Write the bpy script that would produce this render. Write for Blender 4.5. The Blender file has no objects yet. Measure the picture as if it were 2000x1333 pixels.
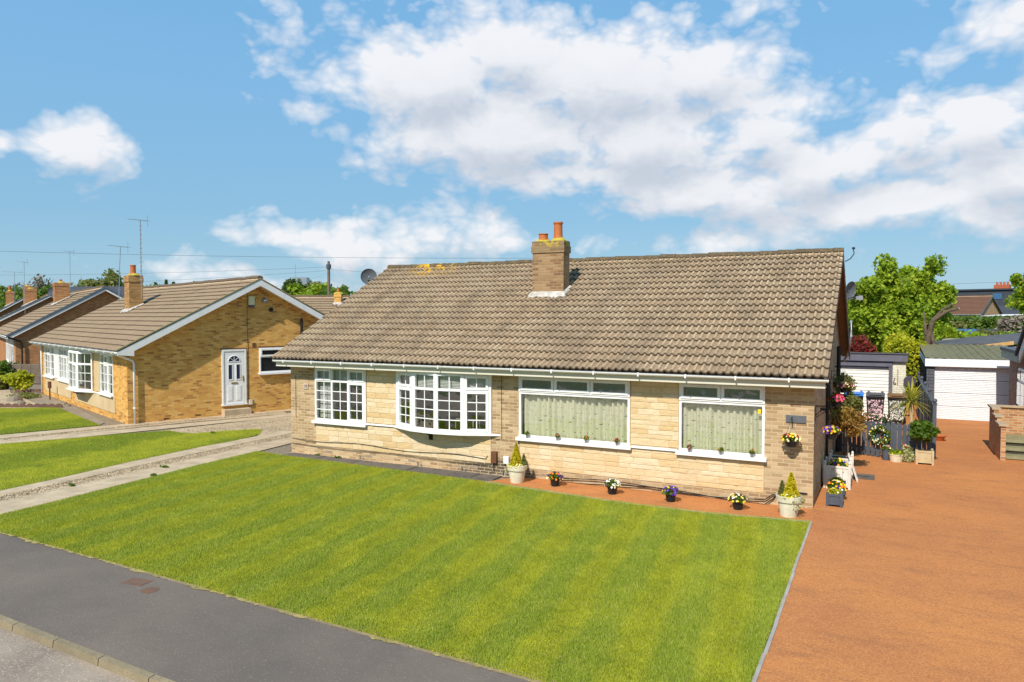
import bpy, math, random
import numpy as np
from mathutils import Matrix, Vector, noise
R = math.radians
rnd = random.Random(7)
nr = np.random.default_rng(7)
sc = bpy.context.scene
C = sc.collection

# ------------------------------------------------------------------ camera
cd = bpy.data.cameras.new('camera'); cam = bpy.data.objects.new('camera', cd); C.objects.link(cam)
cd.sensor_width = 36; cd.lens = 36*1423/2000; cd.clip_end = 4000; cd.clip_start = .1
cam.location = (1.16, -15.43, 3.84); cam.rotation_euler = (R(90-1.952), 0, R(26.9))
sc.camera = cam
sc.view_settings.view_transform = 'Standard'; sc.view_settings.look = 'None'
sc.view_settings.exposure = 0.35; sc.view_settings.gamma = 1

# ------------------------------------------------------------------ node helpers
class N:
    def __init__(s, tree): s.t = tree; s.k = 0
    def n(s, typ, **kw):
        nd = s.t.nodes.new(typ)
        for k, v in kw.items():
            if k.startswith('i_'):
                key = k[2:]; key = int(key) if key.isdigit() else key.replace('_', ' ')
                s.put(nd.inputs[key], v)
            else: setattr(nd, k, v)
        return nd
    def put(s, sock, v):
        if hasattr(v, 'bl_idname') and hasattr(v, 'outputs'): s.t.links.new(v.outputs[0], sock)
        elif isinstance(v, bpy.types.NodeSocket): s.t.links.new(v, sock)
        else:
            if isinstance(v, (tuple, list)) and len(v) == 3 and sock.type == 'RGBA': v = (*v, 1)
            sock.default_value = v
    def math(s, op, a, b=0.0, clamp=False):
        nd = s.t.nodes.new('ShaderNodeMath'); nd.operation = op; nd.use_clamp = clamp
        s.put(nd.inputs[0], a); s.put(nd.inputs[1], b); return nd.outputs[0]
    def vmath(s, op, a, b=(0, 0, 0)):
        nd = s.t.nodes.new('ShaderNodeVectorMath'); nd.operation = op
        s.put(nd.inputs[0], a)
        if op == 'SCALE': s.put(nd.inputs['Scale'], b)
        else: s.put(nd.inputs[1], b)
        return nd.outputs['Value'] if op in ('LENGTH', 'DOT_PRODUCT', 'DISTANCE') else nd.outputs[0]
    def mix(s, f, a, b, blend='MIX'):
        nd = s.t.nodes.new('ShaderNodeMix'); nd.data_type = 'RGBA'; nd.blend_type = blend
        s.put(nd.inputs[0], f); s.put(nd.inputs[6], a); s.put(nd.inputs[7], b); return nd.outputs[2]
    def ramp(s, f, stops, interp='LINEAR'):
        nd = s.t.nodes.new('ShaderNodeValToRGB'); cr = nd.color_ramp; cr.interpolation = interp
        while len(cr.elements) < len(stops): cr.elements.new(.5)
        for e, (p, c) in zip(cr.elements, stops):
            e.position = p; e.color = (c, c, c, 1) if isinstance(c, (int, float)) else (*c, 1)
        s.put(nd.inputs[0], f); return nd.outputs[0]
    def noise(s, vec, scale, detail=4, rough=.55, dim='3D', out=0):
        nd = s.t.nodes.new('ShaderNodeTexNoise'); nd.noise_dimensions = dim
        if vec is not None: s.put(nd.inputs['Vector'], vec)
        nd.inputs['Scale'].default_value = scale; nd.inputs['Detail'].default_value = detail
        nd.inputs['Roughness'].default_value = rough; return nd.outputs[out]
    def mapr(s, v, a, b, c=0., d=1.):
        nd = s.t.nodes.new('ShaderNodeMapRange'); nd.clamp = True
        s.put(nd.inputs[0], v)
        for i, x in enumerate((a, b, c, d)): nd.inputs[1+i].default_value = x
        return nd.outputs[0]

# ------------------------------------------------------------------ world
SUN_AZ, SUN_EL = 1.0, 44.0       # light travels towards +Y turned 7 deg towards +X
w = bpy.data.worlds.new('World'); sc.world = w; w.use_nodes = True
wt = w.node_tree; wt.nodes.clear(); W = N(wt)
sd = Vector((-math.sin(R(SUN_AZ))*math.cos(R(SUN_EL)), -math.cos(R(SUN_AZ))*math.cos(R(SUN_EL)), math.sin(R(SUN_EL))))
sky = W.n('ShaderNodeTexSky', sky_type='NISHITA', sun_disc=False, sun_elevation=R(SUN_EL),
          sun_rotation=math.atan2(sd.x, sd.y), altitude=50, air_density=1.0, dust_density=.6, ozone_density=2.5)
geo = W.n('ShaderNodeNewGeometry')
D = W.vmath('SCALE', geo.outputs['Incoming'], -1.0)
F0 = (-math.sin(R(26.9)), math.cos(R(26.9)), 0); R0 = (math.cos(R(26.9)), math.sin(R(26.9)), 0)
uf = W.vmath('DOT_PRODUCT', D, F0); ur = W.vmath('DOT_PRODUCT', D, R0); uz = W.vmath('DOT_PRODUCT', D, (0, 0, 1))
az = W.math('ARCTAN2', ur, uf); el = W.math('ARCSINE', uz)
cmb = W.n('ShaderNodeCombineXYZ', i_X=az, i_Y=el)
# cloud density group: blobs in azimuth / elevation, broken up by noise
gt = bpy.data.node_groups.new('cloud_density', 'ShaderNodeTree')
gt.interface.new_socket('P', in_out='INPUT', socket_type='NodeSocketVector')
gt.interface.new_socket('D', in_out='OUTPUT', socket_type='NodeSocketFloat'); gt.interface.new_socket('S', in_out='OUTPUT', socket_type='NodeSocketFloat')
Gn = N(gt); gi = gt.nodes.new('NodeGroupInput'); go = gt.nodes.new('NodeGroupOutput')
BL = [(860,165,250,95,1),(1000,110,170,80,1),(1170,170,300,110,1.1),(1340,150,150,80,1),(620,45,140,50,.55),(770,15,90,35,.45),
      (820,265,180,70,.9),(1000,265,260,85,1.05),(1250,275,260,95,1.1),(1480,260,160,70,1),(1100,345,330,45,.9),(1420,370,320,55,.95),
      (1600,320,220,70,1),(1760,255,140,70,.95),(1920,250,200,75,1),(1960,330,150,80,.9),(1720,400,260,55,.9),(1890,425,150,40,.8),
      (1620,430,220,45,.6),(1960,60,160,75,.75),(1440,20,80,30,.4),(160,290,95,60,.95),(8,285,32,24,.8),
      (880,450,130,50,.85),(700,485,200,48,.85),(520,462,110,36,.75),(420,538,140,36,.7),(1400,478,130,34,.75),(1000,470,90,45,.6),
      (1200,470,80,25,.4),(600,560,260,30,.55),(1250,40,60,30,.45),(610,210,50,35,.55),(1900,490,300,20,.35)]
acc = None
for px, py, rx, ry, st in BL:
    if rx > 140 and st > .85 and px > 800 and py < 440: st *= 1.08; rx *= .93; ry *= .9
    a = math.atan((px-1000)/1423); e = math.atan((618-py)/1423*math.cos(a)); c2 = math.cos(a)
    dv = Gn.vmath('SUBTRACT', gi.outputs[0], (a, e, 0))
    dv = Gn.vmath('MULTIPLY', dv, (1423/(rx*c2*c2), 1423/(ry*c2), 0))
    q = Gn.math('MULTIPLY_ADD', Gn.vmath('LENGTH', dv), -.62*st); q.node.inputs[2].default_value = st
    acc = q if acc is None else Gn.math('SMOOTH_MAX', acc, q)
    if acc is not q: acc.node.inputs[2].default_value = .12
warp = Gn.noise(gi.outputs[0], 9, 3, .5, dim='2D', out=1)
wp = Gn.vmath('ADD', gi.outputs[0], Gn.vmath('SCALE', Gn.vmath('SUBTRACT', warp, (.5, .5, .5)), .035))
sq = Gn.vmath('MULTIPLY', wp, (1, 1.6, 1))
n1 = Gn.noise(sq, 7, 8, .56, dim='2D')
n2 = Gn.noise(sq, 22, 5, .55, dim='2D')
nn = Gn.math('ADD', Gn.math('MULTIPLY', Gn.math('SUBTRACT', n1, .5), 1.0), Gn.math('MULTIPLY', Gn.math('SUBTRACT', n2, .5), .42))
for vs, va in ((15, .42), (34, .26), (80, .14)):      # cauliflower puffs
    vo = Gn.n('ShaderNodeTexVoronoi', voronoi_dimensions='2D', feature='SMOOTH_F1' if vs < 20 else 'F1', i_Vector=sq); vo.inputs['Scale'].default_value = vs
    if vs < 20: vo.inputs['Smoothness'].default_value = .35
    nn = Gn.math('ADD', nn, Gn.math('MULTIPLY', Gn.math('SUBTRACT', .42, vo.outputs['Distance']), va))
accp = Gn.math('MAXIMUM', Gn.math('SUBTRACT', acc, .07), -.6)
gt.links.new(Gn.math('ADD', accp, nn), go.inputs[0])
gt.links.new(Gn.math('ADD', accp, Gn.math('MULTIPLY', nn, .45)), go.inputs[1])
def dens(v):
    g = wt.nodes.new('ShaderNodeGroup'); g.node_tree = gt; W.put(g.inputs[0], v); return g.outputs
d0, s0 = dens(cmb.outputs[0]); _, d1 = dens(W.vmath('ADD', cmb.outputs[0], (-.008, .04, 0)))
alpha = W.mapr(d0, .14, .62); alpha = W.math('MULTIPLY', alpha, W.mapr(el, -.02, .02))
shade = W.mapr(W.math('SUBTRACT', d1, s0), -.22, .30)
thick = W.mapr(d1, .3, 1.3)
sh = W.math('ADD', W.math('MULTIPLY', shade, .6), W.math('MULTIPLY', thick, .55), clamp=True)
ccol = W.ramp(sh, [(0, (7.7, 7.7, 7.9)), (.35, (6.9, 7.0, 7.3)), (.7, (5.7, 6.0, 6.6)), (1, (4.9, 5.3, 6.0))])
skc = W.mix(.78, sky.outputs[0], W.ramp(W.mapr(el, 0, .5), [(0, (2.9, 4.75, 6.0)), (.25, (2.1, 4.3, 6.2)), (.6, (1.9, 4.35, 7.0)), (1, (1.6, 4.1, 7.0))]))
col = W.mix(W.math('MULTIPLY', alpha, .93), skc, ccol)
bg = W.n('ShaderNodeBackground', i_Color=col, i_Strength=.095)
wo = W.n('ShaderNodeOutputWorld', i_Surface=bg)

sl = bpy.data.lights.new('sun', 'SUN'); sl.energy = 4.3; sl.angle = R(.55); sl.color = (1, .945, .86)
so = bpy.data.objects.new('sun', sl); C.objects.link(so); so.rotation_euler = sd.to_track_quat('Z', 'Y').to_euler()
so.location = (0, -30, 30)

# ------------------------------------------------------------------ materials
def mat(name):
    m = bpy.data.materials.new(name); m.use_nodes = True; m.node_tree.nodes.clear()
    n = N(m.node_tree); p = n.n('ShaderNodeBsdfPrincipled'); o = n.n('ShaderNodeOutputMaterial', i_Surface=p)
    p.inputs['Roughness'].default_value = .85; p.inputs['Specular IOR Level'].default_value = .25
    return m, n, p
def bump(n, p, h, dist=.01, strength=1.):
    b = n.n('ShaderNodeBump', i_Height=h); b.inputs['Distance'].default_value = dist; b.inputs['Strength'].default_value = strength
    n.put(p.inputs['Normal'], b.outputs[0])
def OC(n): return n.n('ShaderNodeTexCoord').outputs['Object']
def UVc(n): return n.n('ShaderNodeTexCoord').outputs['UV']
def plain(name, c, var=.12, rough=.6, spec=.3, scale=6, metal=0, c2=None, bmp=0):
    m, n, p = mat(name)
    k = n.noise(OC(n), scale, 5, .6)
    c2 = c2 or tuple(x*(1-var*2) for x in c)
    n.put(p.inputs['Base Color'], n.mix(n.mapr(k, .3, .7), c, c2))
    p.inputs['Roughness'].default_value = rough; p.inputs['Specular IOR Level'].default_value = spec
    p.inputs['Metallic'].default_value = metal
    if bmp: bump(n, p, n.noise(OC(n), scale*6, 4, .6), bmp)
    return m
def brick(name, stops, mortar, bw=.225, bh=.075, ms=.01, stain=None, dirt=.2, off=.5, base_dark=False, smooth=.1, bd=.006, lichen=False):
    m, n, p = mat(name)
    uv = UVc(n)
    jit = n.vmath('SCALE', n.vmath('SUBTRACT', n.noise(uv, 9, 2, out=1), (.5, .5, .5)), .004)
    b = n.n('ShaderNodeTexBrick', offset=off, i_Vector=n.vmath('ADD', uv, jit), i_Color1=(0, 0, 0), i_Color2=(1, 1, 1), i_Mortar=(.5, .5, .5))
    for k, v in (('Scale', 1), ('Mortar Size', ms), ('Mortar Smooth', smooth), ('Bias', 0), ('Brick Width', bw), ('Row Height', bh)): b.inputs[k].default_value = v
    c = n.ramp(b.outputs[0], stops)
    k = n.noise(uv, 1.3, 5, .6); k2 = n.noise(uv, 60, 3, .6)
    c = n.mix(n.mapr(k, .35, .75, 0, dirt), c, n.mix(.6, c, (.05, .035, .02)))
    c = n.mix(n.mapr(k2, .3, .7, 0, .25), c, n.mix(.5, c, (.02, .015, .01)))
    if base_dark:      # sooty plinth bricks by the party wall pier
        sx = n.n('ShaderNodeSeparateXYZ', i_0=uv)
        f = n.math('MULTIPLY', n.mapr(n.math('ADD', sx.outputs[1], n.math('MULTIPLY', k, .05)), .50, .38), n.math('MULTIPLY', n.mapr(sx.outputs[0], -8.6, -7.6), n.mapr(sx.outputs[0], -5.9, -6.3)))
        c = n.mix(f, c, n.mix(.8, c, (.06, .05, .045)))
    c = n.mix(b.outputs['Fac'], c, n.mix(n.mapr(k, .3, .7), mortar, tuple(x*.8 for x in mortar)))
    if base_dark: c = n.mix(n.math('MULTIPLY', f, .25), c, (.1, .08, .06))
    if lichen:
        sx = n.n('ShaderNodeSeparateXYZ', i_0=uv); kl = n.noise(uv, 7, 5, .65)
        f = n.math('MULTIPLY', n.mapr(n.math('ADD', sx.outputs[1], n.math('MULTIPLY', kl, .5)), 5.98, 6.10), n.mapr(n.math('ADD', sx.outputs[0], kl), -6.75, -6.55))
        c = n.mix(n.math('MULTIPLY', f, n.mapr(kl, .46, .54)), c, (.60, .44, .03))
        c = n.mix(n.mapr(sx.outputs[1], 5.5, 5.6, 0, .4), c, (.2, .15, .08))
    n.put(p.inputs['Base Color'], c)
    h = n.math('SUBTRACT', n.math('MULTIPLY', k2, .25), b.outputs['Fac'])
    bump(n, p, h, bd)
    return m
def tiles(name, base, dark, light, lichen=(.55, .5, .38), lich=.3, moss=0.):
    m, n, p = mat(name)
    oc = OC(n); rp = n.n('ShaderNodeNewGeometry').outputs['Random Per Island']
    c = n.mix(rp, base, light)
    k1 = n.noise(n.vmath('MULTIPLY', oc, (1.6, .5, .5)), .9, 6, .65); k2 = n.noise(oc, 14, 6, .7); k3 = n.noise(oc, 42, 3, .6); k4 = n.noise(oc, 5, 5, .65)
    c = n.mix(n.mapr(k1, .45, .68, 0, .6), c, dark)
    c = n.mix(n.mapr(k4, .45, .7, 0, .6), c, n.mix(.5, c, dark))
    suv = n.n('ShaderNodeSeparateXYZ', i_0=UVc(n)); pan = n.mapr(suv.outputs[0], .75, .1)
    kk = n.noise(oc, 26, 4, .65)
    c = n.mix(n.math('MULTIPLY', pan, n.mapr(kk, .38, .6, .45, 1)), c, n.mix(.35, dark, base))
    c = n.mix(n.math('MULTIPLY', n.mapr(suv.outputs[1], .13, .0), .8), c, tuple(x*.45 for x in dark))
    c = n.mix(n.mapr(k2, .50, .68, 0, .6), c, dark)
    c = n.mix(n.mapr(k3, .64, .72, 0, lich), c, lichen)
    if moss:   # orange lichen patches along the ridge
        sx = n.n('ShaderNodeSeparateXYZ', i_0=oc)
        near = n.mapr(n.math('ABSOLUTE', n.math('ADD', sx.outputs[0], 11.9)), 1.0, .3)
        c = n.mix(n.math('MULTIPLY', n.math('MULTIPLY', near, n.mapr(sx.outputs[2], 5.1, 5.3)), n.mapr(k4, .5, .56)), c, (.75, .42, .02))
        c = n.mix(n.math('MULTIPLY', n.mapr(sx.outputs[2], 5.25, 5.45), n.mapr(k2, .5, .6, 0, .7)), c, (.2, .14, .05))
    n.put(p.inputs['Base Color'], c); p.inputs['Roughness'].default_value = .95
    bump(n, p, k2, .006)
    return m
def leafm(name, cols, rough=.55, trans=.35):
    m, n, p = mat(name)
    rp = n.n('ShaderNodeNewGeometry').outputs['Random Per Island']
    k = n.noise(OC(n), 1.2, 3)
    f = n.math('ADD', n.math('MULTIPLY', rp, .6), n.math('MULTIPLY', n.math('SUBTRACT', k, .3), 1.0), clamp=True)
    c = n.ramp(f, [(i/(len(cols)-1), q) for i, q in enumerate(cols)])
    n.put(p.inputs['Base Color'], c); p.inputs['Roughness'].default_value = rough
    t = n.n('ShaderNodeBsdfTranslucent', i_Color=n.mix(.5, c, (.5, .6, .05), 'MIX'))
    ms = n.n('ShaderNodeMixShader'); ms.inputs[0].default_value = trans
    n.put(ms.inputs[1], p.outputs[0]); n.put(ms.inputs[2], t.outputs[0])
    n.t.links.new(ms.outputs[0], [x for x in n.t.nodes if x.type == 'OUTPUT_MATERIAL'][0].inputs[0])
    return m

M = {}
M['brick_tan'] = brick('brick_tan', [(0, (.33, .2, .1)), (.25, (.42, .27, .14)), (.6, (.50, .335, .18)), (1, (.60, .43, .25))], (.58, .45, .27), base_dark=True)
M['brick_gold'] = brick('brick_gold', [(0, (.42, .17, .04)), (.08, (.52, .22, .045)), (.16, (.66, .30, .055)), (.6, (.80, .405, .08)), (1, (.86, .50, .14))], (.62, .42, .18), ms=.008, bw=.225, dirt=.3)
M['brick_red'] = brick('brick_red', [(0, (.34, .12, .035)), (.5, (.48, .19, .06)), (1, (.58, .26, .09))], (.42, .26, .14))
M['brick_orange'] = brick('brick_orange', [(0, (.36, .14, .05)), (.5, (.5, .23, .09)), (1, (.6, .34, .15))], (.55, .42, .28))
M['brick_brown'] = brick('brick_brown', [(0, (.15, .075, .05)), (.5, (.23, .12, .08)), (1, (.31, .18, .12))], (.28, .2, .15))
M['brick_chim'] = brick('brick_chim', [(0, (.24, .12, .05)), (.4, (.36, .2, .09)), (1, (.45, .28, .13))], (.36, .26, .16), dirt=.5, lichen=True)
M['brick_chimo'] = brick('brick_chimo', [(0, (.3, .13, .04)), (.4, (.45, .22, .06)), (1, (.56, .31, .1))], (.4, .28, .14), dirt=.4)
M['brick_white'] = brick('brick_white', [(0, (.68, .64, .5)), (1, (.8, .76, .62))], (.7, .6, .4), bh=.08)
M['stone'] = None
def stone_m():
    m, n, p = mat('stone_blocks')
    rp = n.n('ShaderNodeNewGeometry').outputs['Random Per Island']; oc = OC(n)
    st = n.vmath('MULTIPLY', oc, (1, 1, 3.5))
    k = n.noise(st, 6, 6, .65); k2 = n.noise(oc, 1.1, 3, .5); k3 = n.noise(st, 22, 4, .6)
    c = n.ramp(rp, [(0, (.62, .43, .21)), (.3, (.66, .49, .27)), (.6, (.69, .53, .32)), (1, (.72, .58, .38))])
    c = n.mix(n.mapr(k, .45, .75, 0, .5), c, (.5, .34, .16))
    c = n.mix(n.mapr(k2, .5, .75, 0, .3), c, (.5, .4, .24))
    c = n.mix(n.mapr(k3, .6, .75, 0, .5), c, (.34, .22, .1))
    n.put(p.inputs['Base Color'], c); bump(n, p, n.math('ADD', k, n.math('MULTIPLY', k3, .4)), .012)
    return m
M['stone'] = stone_m()
M['mortar'] = plain('mortar', (.62, .47, .3), scale=20)
M['render'] = plain('render_panel', (.62, .47, .27), c2=(.5, .36, .19), scale=1.2, rough=.95, bmp=.004)
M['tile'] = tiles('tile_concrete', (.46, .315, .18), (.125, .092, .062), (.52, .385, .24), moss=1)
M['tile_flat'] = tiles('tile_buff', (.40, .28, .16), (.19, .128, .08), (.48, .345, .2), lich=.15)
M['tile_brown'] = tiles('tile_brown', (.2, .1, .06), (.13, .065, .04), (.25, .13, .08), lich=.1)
M['slate'] = plain('slate_roof', (.055, .06, .075), scale=2, rough=.7)
def upvc():
    m, n, p = mat('white_upvc')
    k = n.noise(OC(n), 3, 5, .6)
    n.put(p.inputs['Base Color'], n.mix(n.mapr(k, .45, .8, 0, .5), (.82, .81, .78), (.62, .59, .52)))
    p.inputs['Roughness'].default_value = .35; return m
M['white'] = upvc()
M['fascia'] = plain('fascia_paint', (.68, .63, .5), rough=.5, scale=2, var=.06)
M['barge'] = plain('barge_paint', (.78, .755, .71), rough=.5, var=.05)
M['grey_barge'] = plain('grey_barge', (.12, .15, .18), rough=.5)
M['brown_wood'] = plain('brown_boarding', (.26, .16, .10), rough=.7)
def glassm():
    m = bpy.data.materials.new('window_glass'); m.use_nodes = True; m.node_tree.nodes.clear(); n = N(m.node_tree)
    t = n.n('ShaderNodeBsdfTransparent'); t.inputs[0].default_value = (.88, .88, .86, 1)
    g = n.n('ShaderNodeBsdfGlossy', i_Color=(1, 1, 1)); g.inputs['Roughness'].default_value = .01
    f = n.n('ShaderNodeLayerWeight'); f.inputs[0].default_value = .5
    ff = n.math('ADD', n.math('MULTIPLY', n.math('POWER', f.outputs['Facing'], 4.), .85), .24, clamp=True)
    ms = n.n('ShaderNodeMixShader'); n.put(ms.inputs[0], ff); n.put(ms.inputs[1], t.outputs[0]); n.put(ms.inputs[2], g.outputs[0])
    b = n.n('ShaderNodeBump', i_Height=n.noise(OC(n), 2.2, 2)); b.inputs['Distance'].default_value = .01; n.put(g.inputs['Normal'], b.outputs[0])
    n.n('ShaderNodeOutputMaterial', i_Surface=ms); return m
M['glass'] = glassm()
M['interior'] = plain('room_plaster', (.62, .56, .46), rough=.9)
M['carpet'] = plain('carpet', (.2, .15, .1), rough=1)
def curtm():
    m, n, p = mat('curtain_fabric')
    uv = UVc(n); sx = n.n('ShaderNodeSeparateXYZ', i_0=uv)
    row = n.math('FLOOR', n.math('MULTIPLY', sx.outputs[1], 9.0))
    jj = n.n('ShaderNodeTexWhiteNoise', noise_dimensions='1D'); n.put(jj.inputs['W'], row)
    u = n.math('ADD', n.math('ADD', n.math('MULTIPLY', sx.outputs[0], 7.0), n.math('MULTIPLY', n.math('SINE', n.math('MULTIPLY', sx.outputs[0], 9.)), .55)), n.math('MULTIPLY', jj.outputs[0], 1.))
    fu = n.math('SUBTRACT', n.math('FRACT', u), .5); fv = n.math('SUBTRACT', n.math('FRACT', n.math('MULTIPLY', sx.outputs[1], 9.0)), .5)
    d = n.math('SQRT', n.math('ADD', n.math('POWER', n.math('MULTIPLY', fu, 1.2), 2.), n.math('POWER', fv, 2.)))
    c = n.mix(n.mapr(d, .07, .13), (.19, .21, .15), (.72, .72, .53))
    n.put(p.inputs['Base Color'], c); return m
M['curtain'] = curtm()
M['blind'] = plain('blind_slats', (.66, .68, .64), var=.03, rough=.5)
M['lead'] = plain('lead_came', (.32, .33, .34), rough=.5, spec=.5)
M['flash'] = plain('mortar_flashing', (.58, .55, .5), c2=(.33, .28, .22), scale=7, rough=.9, bmp=.01)
M['pot_orange'] = plain('terracotta', (.52, .16, .04), c2=(.4, .11, .03), scale=4)
M['lichen'] = plain('yellow_lichen', (.62, .47, .02), c2=(.25, .2, .08), scale=14, rough=1)
M['black'] = plain('black_plastic', (.018, .018, .02), rough=.4)
M['dark_grey'] = plain('anthracite_paint', (.085, .097, .118), rough=.55, var=.1)
M['cable'] = plain('black_cable', (.02, .018, .018), rough=.5)
M['metal'] = plain('galvanised_metal', (.42, .44, .46), rough=.4, metal=.6)
M['dish'] = plain('grey_dish', (.16, .175, .19), rough=.5)
M['brownbox'] = plain('brown_meter_box', (.16, .07, .035), rough=.5)
M['cream_pot'] = plain('cream_glazed_pot', (.78, .72, .56), c2=(.55, .5, .33), scale=5, rough=.6)
M['concrete'] = plain('driveway_concrete', (.56, .43, .28), c2=(.36, .27, .17), scale=2.2, rough=.95, bmp=.004)
M['slab'] = plain('dark_paving_slab', (.16, .13, .105), c2=(.09, .078, .066), scale=3, rough=.9, bmp=.004)
M['wood'] = plain('pale_planter_timber', (.55, .44, .26), c2=(.42, .31, .16), scale=5)
M['wood_grey'] = plain('weathered_timber', (.21, .16, .12), c2=(.13, .1, .075), scale=4, rough=.9)
M['new_wood'] = plain('new_timber', (.6, .35, .13), scale=4)
M['bark'] = plain('bark', (.17, .12, .08), c2=(.08, .055, .035), scale=9, rough=1, bmp=.02)
M['cutwood'] = plain('cut_wood', (.6, .48, .33))
M['white_wood'] = plain('white_painted_wood', (.76, .72, .64), c2=(.6, .55, .46), scale=6)
M['grey_wood'] = plain('slate_grey_planter', (.085, .095, .12), scale=7)
M['soil'] = plain('soil', (.05, .03, .02), scale=20, rough=1)
M['felt'] = plain('roof_felt', (.11, .11, .115), c2=(.07, .07, .075), scale=2, rough=.95)
M['mauve'] = plain('grey_fascia_boards', (.145, .135, .165), c2=(.1, .095, .115), scale=1.5, rough=.6)
M['blue'] = plain('blue_bin_lid', (.02, .17, .52), rough=.4, var=.05)
M['brownlid'] = plain('brown_bin_lid', (.2, .1, .035), rough=.5)
M['greylid'] = plain('grey_bin_lid', (.08, .08, .085), rough=.5)
M['water'] = plain('blue_tarpaulin', (.05, .14, .26), rough=.5)
M['solar'] = plain('solar_panel', (.02, .035, .08), rough=.2, spec=.6)
M['greenroof'] = None
def stripesm(name, a, b, fr, axis=0, rough=.6):
    m, n, p = mat(name); sx = n.n('ShaderNodeSeparateXYZ', i_0=OC(n))
    s = n.math('SINE', n.math('MULTIPLY', sx.outputs[axis], fr*2*math.pi))
    k = n.noise(OC(n), 3, 4)
    c = n.mix(n.mapr(k, .3, .7), a, b); n.put(p.inputs['Base Color'], c); p.inputs['Roughness'].default_value = rough
    bump(n, p, s, .02); return m
M['greenroof'] = stripesm('corrugated_mossy_roof', (.21, .18, .09), (.14, .13, .065), 4)
M['steel_white'] = plain('white_garage_steel', (.80, .80, .80), var=.03, rough=.4)
M['gable_block'] = plain('grey_panel', (.12, .125, .14), rough=.8)
def groundm(name, a, b, c3, s1, s2, s3, bd=.01, rough=.95, w3=.5, lo=.55, hi=.7):
    m, n, p = mat(name); oc = OC(n)
    k1 = n.noise(oc, s1, 5, .6); k2 = n.noise(oc, s2, 4, .65); k3 = n.noise(oc, s3, 2, .5)
    c = n.mix(n.mapr(k1, .35, .65), a, b); c = n.mix(n.mapr(k2, .4, .7, 0, .35), c, n.mix(.5, c, b))
    c = n.mix(n.mapr(k3, lo, hi, 0, w3), c, c3)
    n.put(p.inputs['Base Color'], c); p.inputs['Roughness'].default_value = rough
    bump(n, p, n.math('ADD', k3, n.math('MULTIPLY', k2, .5)), bd); return m
M['tarmac'] = groundm('pavement_tarmac', (.175, .138, .107), (.125, .10, .082), (.28, .24, .19), .45, 9, 46, .005, w3=.5, lo=.60, hi=.74)
M['road'] = groundm('road_asphalt', (.34, .265, .195), (.21, .165, .128), (.52, .43, .32), .9, 14, 45, .006, w3=.6)
def redm():
    m, n, p = mat('red_tarmac'); oc = OC(n)
    st = n.vmath('MULTIPLY', oc, (1, 1, 1))
    k1 = n.noise(st, .35, 5, .6); k2 = n.noise(n.vmath('MULTIPLY', oc, (.6, 1.8, 1)), 1.6, 7, .7); k3 = n.noise(oc, 48, 3, .7); k4 = n.noise(oc, 14, 5, .7)
    c = n.mix(n.mapr(k1, .35, .68), (.53, .205, .060), (.40, .148, .052))
    c = n.mix(n.mapr(k2, .50, .72, 0, .7), c, (.26, .105, .045))
    c = n.mix(n.mapr(k4, .5, .72, 0, .45), c, (.36, .14, .045))
    c = n.mix(n.mapr(k3, .52, .68, 0, .5), c, (.72, .33, .12)); c = n.mix(n.mapr(k3, .46, .34, 0, .55), c, (.25, .09, .04))
    n.put(p.inputs['Base Color'], c); p.inputs['Roughness'].default_value = .95; bump(n, p, k3, .008); return m
M['red'] = redm()
def gravelm(name, cols):
    m, n, p = mat(name); oc = OC(n)
    v = n.n('ShaderNodeTexVoronoi', i_Vector=oc); v.inputs['Scale'].default_value = 26
    c = n.ramp(n.n('ShaderNodeSeparateColor', i_0=v.outputs['Color']).outputs[0], [(i/(len(cols)-1), q) for i, q in enumerate(cols)])
    c = n.mix(n.mapr(v.outputs['Distance'], .5, .85, 0, .55), c, (.14, .1, .06))
    c = n.mix(n.mapr(n.noise(oc, 1.2, 5, .65), .45, .7, 0, .5), c, (.24, .17, .11))
    n.put(p.inputs['Base Color'], c); bump(n, p, n.math('MULTIPLY', v.outputs['Distance'], -1.), .025); return m
M['gravel'] = gravelm('gravel', [(.62, .47, .28), (.42, .3, .18), (.7, .56, .36), (.36, .25, .15)])
M['earth'] = gravelm('yard_gravel', [(.3, .24, .16), (.2, .16, .11), (.36, .29, .2)])
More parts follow.
